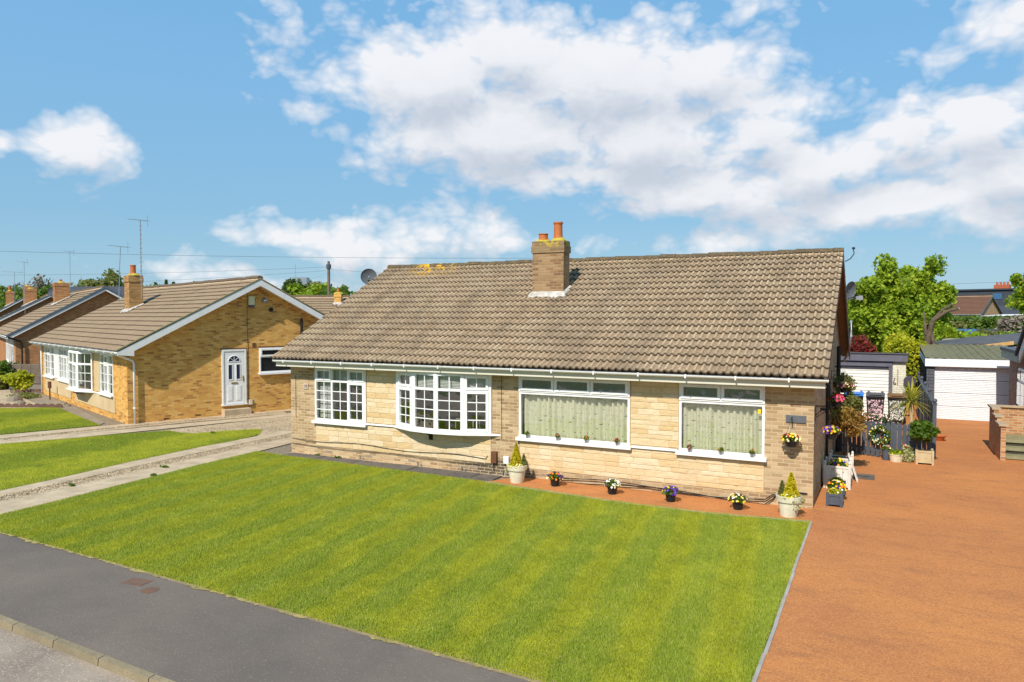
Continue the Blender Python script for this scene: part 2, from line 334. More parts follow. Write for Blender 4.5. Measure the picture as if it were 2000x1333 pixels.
def lawnm(name, blades, stripes):
    m, n, p = mat(name); oc = OC(n)
    sx = n.n('ShaderNodeSeparateXYZ', i_0=oc)
    k = n.noise(oc, .8, 5, .6); k2 = n.noise(oc, 4, 4, .65); rp = n.n('ShaderNodeNewGeometry').outputs['Random Per Island']
    g1, g2 = ((.52, .52, .028), (.165, .255, .013))
    ph = n.math('ADD', n.math('MULTIPLY', n.math('ADD', sx.outputs[0], n.math('MULTIPLY', sx.outputs[1], .12)), stripes), n.math('MULTIPLY', n.math('SUBTRACT', k, .5), 3.0))
    s = n.mapr(n.math('SINE', ph), -.5, .5)  # mowing stripes: the way leaning blades catch light, put into the colour
    k5 = n.noise(oc, 1.7, 4, .6)
    fade = n.mapr(n.noise(oc, .45, 3, .5), .35, .62, .5, 1.0)
    s = n.math('ADD', n.math('MULTIPLY', s, fade), n.mapr(k5, .32, .68, -.1, .55), clamp=True)
    c = n.mix(n.math('MULTIPLY', s, .75), g1, g2)
    c = n.mix(n.mapr(k2, .5, .78, 0, .5), c, (.45, .44, .05))
    c = n.mix(n.mapr(k, .38, .22, 0, .8), c, (.17, .27, .012))
    if blades:
        c = n.mix(n.mapr(rp, .3, 1, 0, .7), c, n.mix(.7, c, (.58, .62, .11))); c = n.mix(n.mapr(rp, .3, 0, 0, .75), c, (.09, .15, .008))
        c = n.mix(n.mapr(rp, .9, 1., 0, .8), c, (.62, .52, .22))
        t = n.n('ShaderNodeBsdfTranslucent', i_Color=c); ms = n.n('ShaderNodeMixShader'); ms.inputs[0].default_value = .3
        n.put(ms.inputs[1], p.outputs[0]); n.put(ms.inputs[2], t.outputs[0])
        n.t.links.new(ms.outputs[0], [x for x in n.t.nodes if x.type == 'OUTPUT_MATERIAL'][0].inputs[0])
    else: c = n.mix(.35, c, (.06, .05, .012))
    n.put(p.inputs['Base Color'], c); p.inputs['Roughness'].default_value = .75
    return m
M['turf'] = lawnm('turf', False, 6.4); M['blade'] = lawnm('grass_blade', True, 6.4)
M['turf_far'] = lawnm('turf_neighbour', False, 1.5); M['blade_far'] = lawnm('grass_blade_neighbour', True, 1.5)
M['dry'] = plain('dry_turf_edge', (.44, .33, .13), c2=(.15, .14, .04), scale=13, rough=1, bmp=.01)
M['kerb'] = groundm('kerb_concrete', (.30, .235, .14), (.2, .16, .10), (.12, .1, .05), 1.3, 9, 40, .004)
M['gutter_dust'] = M['road']
M['rust'] = plain('rusty_iron', (.19, .095, .055), c2=(.13, .085, .06), scale=12, rough=.8, bmp=.004)
M['field'] = plain('far_grass', (.09, .12, .03), c2=(.06, .09, .025), scale=.05, rough=1)
YG = [(.08, .15, .008), (.2, .3, .015), (.36, .45, .03), (.52, .56, .06)]
M['lf_bright'] = leafm('leaves_fresh_green', YG, trans=.4)
M['lf_green'] = leafm('leaves_green', [(.03, .07, .008), (.08, .15, .015), (.15, .23, .03)])
M['lf_dark'] = leafm('leaves_dark', [(.02, .045, .01), (.05, .09, .02), (.09, .13, .03)])
M['lf_olive'] = leafm('leaves_olive', [(.10, .10, .03), (.18, .18, .05), (.28, .25, .08)])
M['lf_yellow'] = leafm('leaves_golden', [(.22, .24, .01), (.42, .42, .015), (.6, .52, .03)])
M['lf_gold'] = leafm('leaves_conifer_gold', [(.34, .3, .01), (.6, .48, .012), (.78, .62, .03)])
M['lf_red'] = leafm('leaves_red', [(.10, .008, .012), (.24, .02, .03), (.35, .05, .05)])
M['lf_copper'] = leafm('leaves_copper', [(.12, .05, .012), (.28, .13, .03), (.45, .28, .07), (.2, .16, .03)])
M['lf_varieg'] = leafm('leaves_variegated', [(.12, .16, .03), (.4, .42, .15), (.7, .68, .4), (.1, .15, .03)])
M['lf_twig'] = leafm('twigs_grey', [(.16, .12, .10), (.24, .19, .15), (.2, .16, .1)], trans=.1)
M['lf_far'] = leafm('leaves_far_green', [(.04, .08, .015), (.11, .18, .03), (.2, .27, .04)])
FC = dict(red=(.6, .015, .03), pink=(.75, .12, .25), purple=(.10, .015, .22), violet=(.16, .06, .5), yellow=(.85, .6, .02), orange=(.8, .22, .01),
          white=(.82, .8, .7), cream=(.85, .72, .35), maroon=(.18, .01, .03), palepink=(.8, .5, .5), blue=(.3, .5, .75))
for k, v in FC.items(): M['f_'+k] = plain('petal_'+k, v, rough=.6, var=.05)

# ------------------------------------------------------------------ mesh helpers
class MB:
    def __init__(s): s.v = []; s.f = []; s.m = []
    def add(s, vs, fs, mi=0, T=None):
        o = len(s.v)
        if T is not None: vs = [T @ Vector(v) for v in vs]
        s.v += [tuple(v) for v in vs]; s.f += [tuple(i+o for i in f) for f in fs]; s.m += [mi]*len(fs)
        return s
    def mark(s): s.mk = getattr(s, 'mk', [])+[(len(s.v), len(s.f))]; return s
    def build_pieces(s, name, mats, parent=None, **kw):
        mk = [(0, 0)]+[m for m in getattr(s, 'mk', []) if m[0] > 0]+[(len(s.v), len(s.f))]; out = []
        for (v0, f0), (v1, f1) in zip(mk, mk[1:]):
            if f1 == f0: continue
            q = MB(); q.v = s.v[v0:v1]; q.f = [tuple(i-v0 for i in f) for f in s.f[f0:f1]]; q.m = s.m[f0:f1]; out.append(q.build(name, mats, parent, **kw))
        return out
    def quad(s, a, b, c, d, mi=0): return s.add([a, b, c, d], [(0, 1, 2, 3)], mi)
    def box(s, x0, x1, y0, y1, z0, z1, mi=0, T=None):
        v = [(x, y, z) for x in (x0, x1) for y in (y0, y1) for z in (z0, z1)]
        return s.add(v, [(0, 1, 3, 2), (4, 6, 7, 5), (0, 4, 5, 1), (2, 3, 7, 6), (0, 2, 6, 4), (1, 5, 7, 3)], mi, T)
    def cyl(s, p0, p1, r0, r1=None, n=10, mi=0, cap=True, T=None):
        p0 = Vector(p0); p1 = Vector(p1); r1 = r0 if r1 is None else r1
        d = (p1-p0).normalized(); a = d.orthogonal().normalized(); b = d.cross(a)
        v = [p+(a*math.cos(t)+b*math.sin(t))*r for p, r in ((p0, r0), (p1, r1)) for t in [2*math.pi*i/n for i in range(n)]]
        f = [(i, (i+1) % n, n+(i+1) % n, n+i) for i in range(n)]
        if cap: f += [tuple(range(n))[::-1], tuple(range(n, 2*n))]
        return s.add(v, f, mi, T)
    def tube(s, pts, r, n=6, mi=0):
        pts = [Vector(p) for p in pts]; rs = r if isinstance(r, (list, tuple)) else [r]*len(pts); v = []
        for i, p in enumerate(pts):
            d = (pts[min(i+1, len(pts)-1)]-pts[max(i-1, 0)]).normalized()
            a = d.cross(Vector((.13, .31, .94))); a = (a if a.length > .1 else d.orthogonal()).normalized(); b = d.cross(a)
            v += [p+(a*math.cos(2*math.pi*k/n)+b*math.sin(2*math.pi*k/n))*rs[i] for k in range(n)]
        f = [(i*n+k, i*n+(k+1) % n, (i+1)*n+(k+1) % n, (i+1)*n+k) for i in range(len(pts)-1) for k in range(n)]
        f += [tuple(range(n))[::-1], tuple(range((len(pts)-1)*n, len(pts)*n))]
        return s.add(v, f, mi)
    def lathe(s, prof, c=(0, 0, 0), n=20, mi=0, T=None):
        c = Vector(c); v = [(c.x+r*math.cos(2*math.pi*k/n), c.y+r*math.sin(2*math.pi*k/n), c.z+z) for r, z in prof for k in range(n)]
        f = [(i*n+k, i*n+(k+1) % n, (i+1)*n+(k+1) % n, (i+1)*n+k) for i in range(len(prof)-1) for k in range(n)]
        return s.add(v, f, mi, T)
    def prism(s, poly, off, mi=0):          # poly: 3D points, extruded by off
        n = len(poly); p = [Vector(a) for a in poly]; o = Vector(off)
        return s.add(p+[a+o for a in p], [tuple(range(n))[::-1], tuple(range(n, 2*n))]+[(i, (i+1) % n, n+(i+1) % n, n+i) for i in range(n)], mi)
    def build(s, name, mats, parent=None, uv=False, smooth=False, loc=None, bevel=0):
        me = bpy.data.meshes.new(name); me.from_pydata(s.v, [], s.f)
        mats = mats if isinstance(mats, (list, tuple)) else [mats]
        for q in mats: me.materials.append(M[q] if isinstance(q, str) else q)
        if len(mats) > 1: me.polygons.foreach_set('material_index', s.m)
        if smooth: me.polygons.foreach_set('use_smooth', [True]*len(me.polygons))
        if uv:
            ul = me.uv_layers.new(name='UVMap')
            for pl in me.polygons:
                nx, ny, nz = map(abs, pl.normal)
                for li in pl.loop_indices:
                    co = me.vertices[me.loops[li].vertex_index].co
                    ul.data[li].uv = (co.y, co.z) if nx > ny and nx > nz else ((co.x, co.z) if ny > nz else (co.x, co.y))
        o = bpy.data.objects.new(name, me); C.objects.link(o)
        if parent: o.parent = parent
        if loc is not None: o.location = loc
        if bevel:
            b = o.modifiers.new('bevel', 'BEVEL'); b.width = bevel; b.segments = 2; b.limit_method = 'ANGLE'
        return o
def tag(o, label, cat, group=None, kind=None):
    o['label'] = label; o['category'] = cat
    if group: o['group'] = group
    if kind: o['kind'] = kind
    return o
def thing(name, label, cat, loc=(0, 0, 0), rz=0, group=None):
    o = bpy.data.objects.new(name, None); C.objects.link(o); o.location = loc; o.rotation_euler = (0, 0, R(rz)); o.empty_display_size = .3
    return tag(o, label, cat, group)
def struct(o): o['kind'] = 'structure'; return o

def raw_mesh(name, verts, nface, k, mats, parent=None, mi=None, loc=None):
    """verts (nface*k,3): every face its own k-gon"""
    me = bpy.data.meshes.new(name); nv = len(verts)
    me.vertices.add(nv); me.vertices.foreach_set('co', np.asarray(verts, dtype=np.float32).ravel())
    me.loops.add(nv); me.loops.foreach_set('vertex_index', np.arange(nv, dtype=np.int32))
    me.polygons.add(nface); me.polygons.foreach_set('loop_start', np.arange(0, nv, k, dtype=np.int32))
    try: me.polygons.foreach_set('loop_total', np.full(nface, k, dtype=np.int32))
    except Exception: pass
    for q in (mats if isinstance(mats, (list, tuple)) else [mats]): me.materials.append(M[q])
    if mi is not None: me.polygons.foreach_set('material_index', np.asarray(mi, dtype=np.int32))
    me.update(calc_edges=True)
    o = bpy.data.objects.new(name, me); C.objects.link(o)
    if parent: o.parent = parent
    if loc is not None: o.location = loc
    return o
def leafcloud(name, pts, size, matn, parent=None, flat=.0, asp=1.6, mi=None, var=.35, loc=None):
    """one small folded diamond leaf per point"""
    pts = np.asarray(pts); n = len(pts)
    a = nr.normal(size=(n, 3)); a[:, 2] *= (1-flat); a /= np.linalg.norm(a, axis=1)[:, None]
    b = nr.normal(size=(n, 3)); b -= (b*a).sum(1)[:, None]*a; b /= np.linalg.norm(b, axis=1)[:, None]
    s = size*(1+nr.uniform(-var, var, n))[:, None]
    L = a*s*asp*.5; Wd = b*s*.5
    V = np.stack([pts-L, pts+Wd, pts+L, pts-Wd], 1).reshape(-1, 3)
    return raw_mesh(name, V, n, 4, matn, parent, mi, loc)
def crown_pts(c, rad, n, clumps=40, cr=.28, hollow=.35, ragged=.25):
    c = np.array(c); rad = np.array(rad)
    d = nr.normal(size=(clumps, 3)); d /= np.linalg.norm(d, axis=1)[:, None]
    rr = nr.uniform(hollow, 1, clumps)**.6
    cc = d*rr[:, None]*(1-cr*.6)*(1+nr.uniform(-ragged, ragged*.7, clumps))[:, None]
    idx = nr.integers(0, clumps, n)
    q = nr.normal(size=(n, 3)); q /= np.linalg.norm(q, axis=1)[:, None]
    q *= (nr.uniform(0, 1, n)**.45)[:, None]*cr*nr.uniform(.6, 1.25, clumps)[idx][:, None]
    return c+(cc[idx]+q)*rad
def tree(name, label, base, c, rad, n, leaf, matn, group=None, clumps=45, cr=.3, trunk_r=.15, hollow=.35, limbs=7, ragged=.25, cat='tree'):
    t = thing(name, label, cat, base, 0, group); b = Vector(base); cc = Vector(c)-b
    mb = MB()
    fork = Vector((cc.x*.5, cc.y*.5, max(.3, cc.z-rad[2]*.75)))
    mb.tube([(0, 0, -.2), tuple(fork*.5+Vector((.05, 0, 0))), tuple(fork)], [trunk_r, trunk_r*.85, trunk_r*.7], 8)
    for i in range(limbs):
        a = 2*math.pi*i/limbs+rnd.uniform(-.4, .4); rr = rnd.uniform(.45, .8)
        tip = cc+Vector((math.cos(a)*rad[0]*rr, math.sin(a)*rad[1]*rr, rad[2]*rnd.uniform(-.3, .75)))
        mid = fork.lerp(tip, .5)+Vector((rnd.uniform(-.1, .1)*rad[0], rnd.uniform(-.1, .1)*rad[1], .1*rad[2]))
        mb.tube([tuple(fork), tuple(mid), tuple(tip)], [trunk_r*.5, trunk_r*.3, trunk_r*.08], 6)
    mb.build('trunk', 'bark', t, smooth=True)
    leafcloud('crown', crown_pts(tuple(cc), rad, n, clumps, cr, hollow, ragged), leaf, matn, t)
    return t

# ------------------------------------------------------------------ ground
def terr(x, y): return max(0., min(2.2, (y-28)*.022))
mb = MB(); xs = [-900, -400, -200, -100, -50, -20, 0, 20, 50, 100, 200, 400, 900]; ys = [-300, -100, -40, 20, 32, 60, 90, 128, 200, 500, 1500]
for i in range(len(xs)-1):
    for j in range(len(ys)-1):
        q = [(xs[i], ys[j]), (xs[i+1], ys[j]), (xs[i+1], ys[j+1]), (xs[i], ys[j+1])]
        mb.add([(x, y, terr(x, y)-(.2 if y < 25 else .03)) for x, y in q], [(0, 1, 2, 3)])
struct(mb.build('ground', 'field'))
def sheet(name, poly, z, m, thick=0):
    mb = MB(); n = len(poly)
    if thick: mb.prism([(x, y, z-thick) for x, y in poly], (0, 0, thick))
    else: mb.add([(x, y, z) for x, y in poly], [tuple(range(n))])
    return struct(mb.build(name, m))
sheet('yard', [(-46, -7.9), (.05, -7.9), (.05, 30), (-30, 30), (-70, 30)], .0, 'earth')
def pav(x):  # lawn / pavement boundary
    return float(np.interp(x, [-60, -30, -20, -14, -12.7, -9.2, -6, -2, 0, 8, 30], [12, -2.2, -6.0, -7.85, -8.12, -8.26, -8.42, -8.6, -8.68, -8.8, -9.3]))
def kerb_y(x): return float(np.interp(x, [-60, -30, -20, -14, -9, -5.7, 0, 8, 30], [8.5, -4.6, -8.3, -9.9, -10.27, -10.42, -10.6, -10.8, -11.3]))
X = [-60, -45, -30, -25, -20, -17, -14, -12.7, -11, -9.2, -7.6, -6, -4, -2, 0, 4, 8, 30]
mb = MB()
for a, b in zip(X, X[1:]): mb.add([(a, kerb_y(a)+.09, .012), (b, kerb_y(b)+.09, .012), (b, pav(b)+.25, .012), (a, pav(a)+.25, .012)], [(0, 1, 2, 3)])
struct(mb.build('pavement', 'tarmac'))
mb = MB()
for a, b in zip(X, X[1:]): mb.add([(a, kerb_y(a)-9, -.08), (b, kerb_y(b)-9, -.08), (b, kerb_y(b)+.03, -.075), (a, kerb_y(a)+.03, -.075)], [(0, 1, 2, 3)])
struct(mb.build('road', 'road'))
mb = MB(); x = -30.
while x < 12:
    x2 = x+.9; a, b = (x, kerb_y(x)), (x2-.012, kerb_y(x2-.012))
    mb.add([(a[0], a[1], -.12), (b[0], b[1], -.12), (b[0], b[1]+.02, .008), (a[0], a[1]+.02, .008), (b[0], b[1]+.1, .014), (a[0], a[1]+.1, .014), (b[0], b[1]+.1, -.12), (a[0], a[1]+.1, -.12)],
           [(0, 1, 2, 3), (3, 2, 4, 5), (5, 4, 6, 7)]); x = x2
struct(mb.build('kerb', 'kerb'))
lawn_poly = [(.02, -.98)]+[(-1.8, -1.25), (-3.7, -1.22), (-6.7, -.9), (-10, -.74), (-13.3, -.62), (-14.45, -.5), (-14.35, -2.37), (-14.1, -4.65), (-13.9, -6.5), (-13.82, -7.85)]
lawn_edge = [(xx, pav(xx)+.0) for xx in (-13.2, -12.7, -11, -9.2, -7.6, -6, -4, -2, -.02)]
LP = lawn_poly+lawn_edge
mid_poly = [(-22.4, -5.6), (-22.2, -3.08), (-21.3, -1.5), (-20.6, -.1), (-19.9, .9), (-19.3, .8), (-18.7, .85), (-18.3, 1.6), (-17.6, 2.5), (-17.2, 2.3), (-16.7, 1.7), (-16.5, .6), (-16.55, -.7), (-16.36, -3.1), (-16.1, -5), (-15.95, -7.2)]
left_poly = [(-26, -3.9), (-24.2, -2.0), (-23.24, .71), (-29.4, 2.95), (-31.2, 1.75), (-40, 5.5), (-40, 2.5), (-32, -1.3)]
LAWNS = [('front_lawn', LP, 'turf', 'blade', 13000, .034, .0065), ('neighbour_lawn', mid_poly, 'turf_far', 'blade_far', 7000, .03, .007), ('far_lawn', left_poly, 'turf_far', 'blade_far', 4500, .034, .009)]
def inpoly(P, poly):
    x, y = P[:, 0], P[:, 1]; r = np.zeros(len(P), bool); n = len(poly)
    for i in range(n):
        (x0, y0), (x1, y1) = poly[i], poly[(i+1) % n]
        if y0 == y1: continue
        c = ((y0 > y) != (y1 > y)) & (x < (x1-x0)*(y-y0)/(y1-y0)+x0); r ^= c
    return r
for nm, poly, tm, bm, dn, bh, bw in LAWNS:
    sheet(nm, poly, .03, tm, .06)
    xs_ = [p[0] for p in poly]; ys_ = [p[1] for p in poly]; A = (max(xs_)-min(xs_))*(max(ys_)-min(ys_))
    P = np.stack([nr.uniform(min(xs_)-.04, max(xs_)+.04, int(A*dn)), nr.uniform(min(ys_)-.04, max(ys_)+.04, int(A*dn))], 1)
    P = P[inpoly(P, [(a+.025*np.sign(a-np.mean(xs_)), b+.02*np.sign(b-np.mean(ys_))) for a, b in poly])]
    n = len(P); th = nr.uniform(0, 2*np.pi, n)
    lean = nr.normal(size=(n, 2))*.012; st = np.sin((P[:, 0]+.12*P[:, 1])*6.4)[:, None]*np.array([[0, .012]]); lean = lean+st*(nm == 'front_lawn')
    h = bh*nr.uniform(.6, 1.35, n)
    dx = np.stack([np.cos(th), np.sin(th)], 1)*bw*.5
    B = np.zeros((n, 3, 3)); B[:, 0, :2] = P-dx; B[:, 1, :2] = P+dx; B[:, 2, :2] = P+lean; B[:, 0, 2] = B[:, 1, 2] = .028; B[:, 2, 2] = .028+h
    o = raw_mesh('grass', B.reshape(-1, 3), n, 3, bm)
    tag(o, {'front_lawn': 'mown striped grass of the big lawn before the bungalow', 'neighbour_lawn': 'narrow grass strip between the two concrete driveways', 'far_lawn': 'green grass before the far corner of the neighbouring house'}[nm], 'grass', None, 'stuff')
# dry fringe between lawn and pavement
mb = MB(); xs2 = np.linspace(-13.8, .0, 260)
for a, b in zip(xs2, xs2[1:]):
    j = .05+.07*noise.noise((a*2.1, 0, 0))+.05*noise.noise((a*9, 0, 0)); k = .05+.07*noise.noise((b*2.1, 0, 0))+.05*noise.noise((b*9, 0, 0))
    mb.add([(a, pav(a)-j, .02), (b, pav(b)-k, .02), (b, pav(b)+.05, .034), (a, pav(a)+.05, .034)], [(0, 1, 2, 3)])
struct(mb.build('turf_edge', 'dry'))
mb = MB()
for a, b in zip(np.arange(-12.2, -.2, .95), np.arange(-11.26, .8, .95)):
    if a > -10.2 and rnd.random() < .62: mb.box(-.46, .46, -.012, .012, -.02, .024, 0, Matrix.Translation(((a+b)/2, (pav(a)+pav(b))/2-.03, 0)) @ Matrix.Rotation(math.atan2(pav(b)-pav(a), b-a), 4, 'Z'))
struct(mb.build('lawn_kerb_edging', 'kerb'))
# concrete driveway strips of the neighbours
def strip(name, lo, hi, z, m='concrete'):
    mb = MB(); n = len(lo)
    for i in range(n-1): mb.add([(*lo[i], z), (*lo[i+1], z), (*hi[i+1], z), (*hi[i], z)], [(0, 1, 2, 3)])
    return struct(mb.build(name, m))
strip('driveway_strip', [(-13.87, -8.3), (-13.93, -6.5), (-14.13, -4.65), (-14.38, -2.4), (-14.5, -.5), (-14.62, 1), (-14.9, 6)], [(-14.8, -8.3), (-14.88, -6.6), (-15.02, -4.8), (-15.2, -2.6), (-15.3, -.5), (-15.4, 1.2), (-15.6, 6)], .024)
strip('driveway_strip', [(-15.3, -8.2), (-15.4, -6), (-15.7, -3.5), (-15.85, -.9), (-15.95, 1.5), (-16.1, 7)], [(-15.98, -8.2), (-16.12, -5.2), (-16.36, -3.1), (-16.55, -.5), (-16.55, 1.6), (-16.7, 7)], .024)
strip('driveway_gravel', [(-14.5, -8.25), (-14.9, -4.6), (-15.1, 0), (-15.2, 7)], [(-15.6, -8.25), (-15.9, -4.6), (-16.1, 0), (-16.3, 7)], .015, 'gravel')
strip('driveway_strip', [(-22.42, -6.6), (-22.25, -3.05), (-21.36, -1.35), (-20.5, 1.1), (-19.2, 4.6), (-18, 9)], [(-23.2, -6.2), (-23.0, -2.7), (-22.1, -.6), (-21.2, 1.6), (-19.85, 5), (-18.7, 9)], .024)
strip('driveway_strip', [(-23.5, -5.9), (-23.35, -2.5), (-22.45, -.1), (-21.6, 2.3), (-20.4, 5.6), (-19.2, 9.4)], [(-24.2, -5.2), (-24.05, -2.1), (-22.85, .9), (-22.15, 2.8), (-21.2, 6.5), (-20.3, 9.6)], .024)
strip('driveway_gravel', [(-23.1, -5.9), (-22.9, -2.5), (-22.0, -.1), (-21.2, 2.3), (-19.6, 6)], [(-23.6, -5.9), (-23.45, -2.5), (-22.6, .1), (-21.7, 2.5), (-20.5, 6.6)], .015, 'gravel')
sheet('gravel_bed', [(-20.3, .7), (-19.9, .85), (-18.7, .8), (-17.4, 2.6), (-16.3, 1.2), (-16.0, 9), (-18.0, 9.2)], .018, 'gravel')
# loose stones on the gravel
def stones(polys, n, s, mats, z=.03):
    V = []
    for lo, hi, k in polys:
        for _ in range(k):
            t = rnd.random(); u = rnd.random(); p = [lo[i]+(hi[i]-lo[i])*t for i in (0, 1)]
            V.append((p[0]+rnd.uniform(-.22, .22), p[1]+rnd.uniform(-.1, .1), z))
    return V
pts = np.array(stones([((-15.2, -8), (-15.4, -4.6), 1500), ((-15.4, -4.6), (-15.6, 0), 1500), ((-15.6, 0), (-15.8, 6), 1200), ((-23.1, -2.6), (-21.9, 1.8), 900), ((-21.9, 1.8), (-20.3, 6), 700)], 0, 0, 0))
bed = np.stack([nr.uniform(-19.6, -16.4, 2600), nr.uniform(1., 6.5, 2600), np.full(2600, .03)], 1); bed = bed[inpoly(bed, [(-19.6, 1.2), (-18.6, 1.1), (-17.4, 2.8), (-16.4, 1.6), (-16.2, 7), (-17.8, 7)])]
tag(leafcloud('gravel_stones', np.vstack([pts, bed]), .022, 'gravel', flat=.3, asp=1.2), 'loose buff gravel between the concrete tracks', 'gravel', None, 'stuff')
# dark slabs along the house and between lawn and wall
mb = MB(); x = -13.45; i = 0
while x < -6.9:
    mb.box(x, x+.585, -.62+rnd.uniform(-.01, .01), -.14, -.02, .034+rnd.uniform(-.004, .006)); x += .6
struct(mb.build('paving_slabs', 'slab'))
sheet('gravel_margin', [(-13.6, -.16), (-6.7, -.16), (-6.7, 0), (-13.6, 0)], .02, 'gravel')
sheet('soil_margin', [(-13.6, -.74), (-6.75, -.86), (-6.75, -.5), (-13.6, -.5)], .008, 'slab')
# red tarmac drive and the strip in front of the bay
sheet('red_driveway', [(.04, -8.7), (8, -8.9), (12, -8.9), (12, 20), (-.2, 20), (-.2, 0), (-6.45, 0), (-6.95, -.9), (-6.7, -.93), (-3.7, -1.25), (-1.8, -1.28), (.06, -1.02)], .03, 'red')
mb = MB(); E = [(-6.95, -.93), (-6.7, -.935), (-3.7, -1.25), (-1.8, -1.27), (.05, -1.01), (.045, -4), (.05, -6), (.03, -8.75)]
for i, (a, b) in enumerate(zip(E, E[1:])):
    d = Vector((b[0]-a[0], b[1]-a[1], 0)); L = d.length; nseg = max(1, int(L/.9)); d.normalize()
    for k in range(nseg):
        c = Vector((*a, 0))+d*(L*(k+.5)/nseg)
        mb.box(-L/nseg/2+.006, L/nseg/2-.006, -.022, .022, -.02, .046+rnd.uniform(-.006, .004), 0, Matrix.Translation(c+Vector((rnd.uniform(-.01, .01), rnd.uniform(-.01, .01), 0))) @ Matrix.Rotation(math.atan2(d.y, d.x), 4, 'Z'))
struct(mb.build('lawn_edging', plain('edging_concrete', (.42, .38, .33), c2=(.3, .26, .22), scale=3)))
# pavement covers
mb = MB(); mb.box(-.19, .19, -.12, .12, 0, .014, 0, Matrix.Translation((-8.35, -8.62, 0)) @ Matrix.Rotation(R(8), 4, 'Z')); mb.box(-.165, .165, -.095, 0.095, .0135, .0165, 0, Matrix.Translation((-8.35, -8.62, 0)) @ Matrix.Rotation(R(8), 4, 'Z'))
tag(mb.build('access_cover', 'rust'), 'rectangular rusty iron cover in the grey pavement', 'drain cover')
mb = MB(); mb.lathe([(0, .0145), (.12, .0145), (.12, 0)], (-7.9, -8.75, 0), 20)
for k in range(6): mb.box(-.09, .09, -.006, .006, .014, .018, 0, Matrix.Translation((-7.9, -8.75+(k-2.5)*.034, 0)))
tag(mb.build('access_cover', 'rust'), 'round rusty iron cover beside the rectangular one', 'drain cover')
# path, rockery at the far left house
sheet('paved_path', [(-23.3, .75), (-23.7, 1.2), (-29.3, 3.6), (-36.6, 6.3), (-37.4, 5.6), (-35.5, 5.0), (-31.5, 3.4), (-29.3, 2.98)], .022, plain('buff_path', (.3, .235, .165), c2=(.22, .17, .12), scale=2))
sheet('rockery_gravel', [(-31.2, 1.8), (-30.0, 2.8), (-31.5, 3.4), (-37.4, 5.5), (-41, 7.4), (-44, 6)], .026, 'gravel')
M['dark_edging'] = plain('dark_edging', (.16, .085, .06))
for (a, b), lab in zip((((-31.9, 1.95), (-29.3, 3.1)), ((-37.6, 5.8), (-35.9, 6.6)), ((-32.0, 1.99), (-38, 4.6))), ('dark scalloped edging between lawn corner and path', 'dark scalloped edging by the white downpipe', 'long dark scalloped edging between the lawn and the gravel rockery')):
    n = int(math.dist(a, b)/.3); mb = MB()
    for k in range(n):
        t = (k+.5)/n; q = (a[0]+(b[0]-a[0])*t, a[1]+(b[1]-a[1])*t); T = Matrix.Translation((*q, 0)) @ Matrix.Rotation(math.atan2(b[1]-a[1], b[0]-a[0]), 4, 'Z'); h = math.dist(a, b)/n/2
        mb.prism([T @ Vector(v) for v in ((-h, 0, 0), (h, 0, 0), (h, 0, .1), (h*.5, 0, .17), (0, 0, .19), (-h*.5, 0, .17), (-h, 0, .1))], T.to_3x3() @ Vector((0, .05, 0)))
    tag(mb.build('border_edging', 'dark_edging'), lab, 'edging')
for k, (x, y, s) in enumerate([(-33.6, 3.6, .3), (-35, 4.5, .22), (-32.2, 3.1, .18), (-30.2, 3.75, .14), (-29.6, 3.55, .12)]):
    mb = MB(); seg = 9
    for a in range(seg):
        pass
    me = MB(); prof = [(0, s*.8), (s*.5, s*.72), (s*.85, s*.4), (s, 0), (s*.9, -.05)]
    me.lathe(prof, (0, 0, 0), 9); me.v = [(a*(1+.25*noise.noise((a*5+k, b*5, c*5))), b*(1+.25*noise.noise((a*5, b*5+k, c*5))), c*(1+.4*noise.noise((a*6, b*6, k)))) for a, b, c in me.v]
    tag(me.build('rock', plain('rock', (.25, .2, .14), scale=8, bmp=.02), loc=(x, y, .03)), ['largest rock on the gravel rockery', 'dark rock behind the largest on the rockery', 'small rock by the path across the rockery', 'stone lying against the bay wall', 'smallest stone beside the wall'][k], 'rock')
# ------------------------------------------------------------------ building helpers
def wall_front(mb, x0, x1, z0, z1, y, holes, depth=.11, flip=False):
    """wall on plane y facing -y, rectangular holes (x0,x1,z0,z1) with reveals"""
    xs = sorted({x0, x1, *[h[0] for h in holes], *[h[1] for h in holes]}); zs = sorted({z0, z1, *[h[2] for h in holes], *[h[3] for h in holes]})
    for a, b in zip(xs, xs[1:]):
        for c, d in zip(zs, zs[1:]):
            mx, mz = (a+b)/2, (c+d)/2
            if any(h[0] < mx < h[1] and h[2] < mz < h[3] for h in holes): continue
            mb.quad((a, y, c), (b, y, c), (b, y, d), (a, y, d))
    for h in holes:
        a, b, c, d = h; Y = y+depth
        mb.quad((a, y, c), (a, y, d), (a, Y, d), (a, Y, c)); mb.quad((b, y, c), (b, Y, c), (b, Y, d), (b, y, d))
        mb.quad((a, y, c), (a, Y, c), (b, Y, c), (b, y, c)); mb.quad((a, y, d), (b, y, d), (b, Y, d), (a, Y, d))
def gable(mb, x, D, ze, yr, zr, z0=-.1, facing=1):
    q = [(x, 0, z0), (x, D, z0), (x, D, ze), (x, yr, zr), (x, 0, ze)]
    mb.add(q if facing > 0 else q[::-1], [(0, 1, 2, 3, 4)])
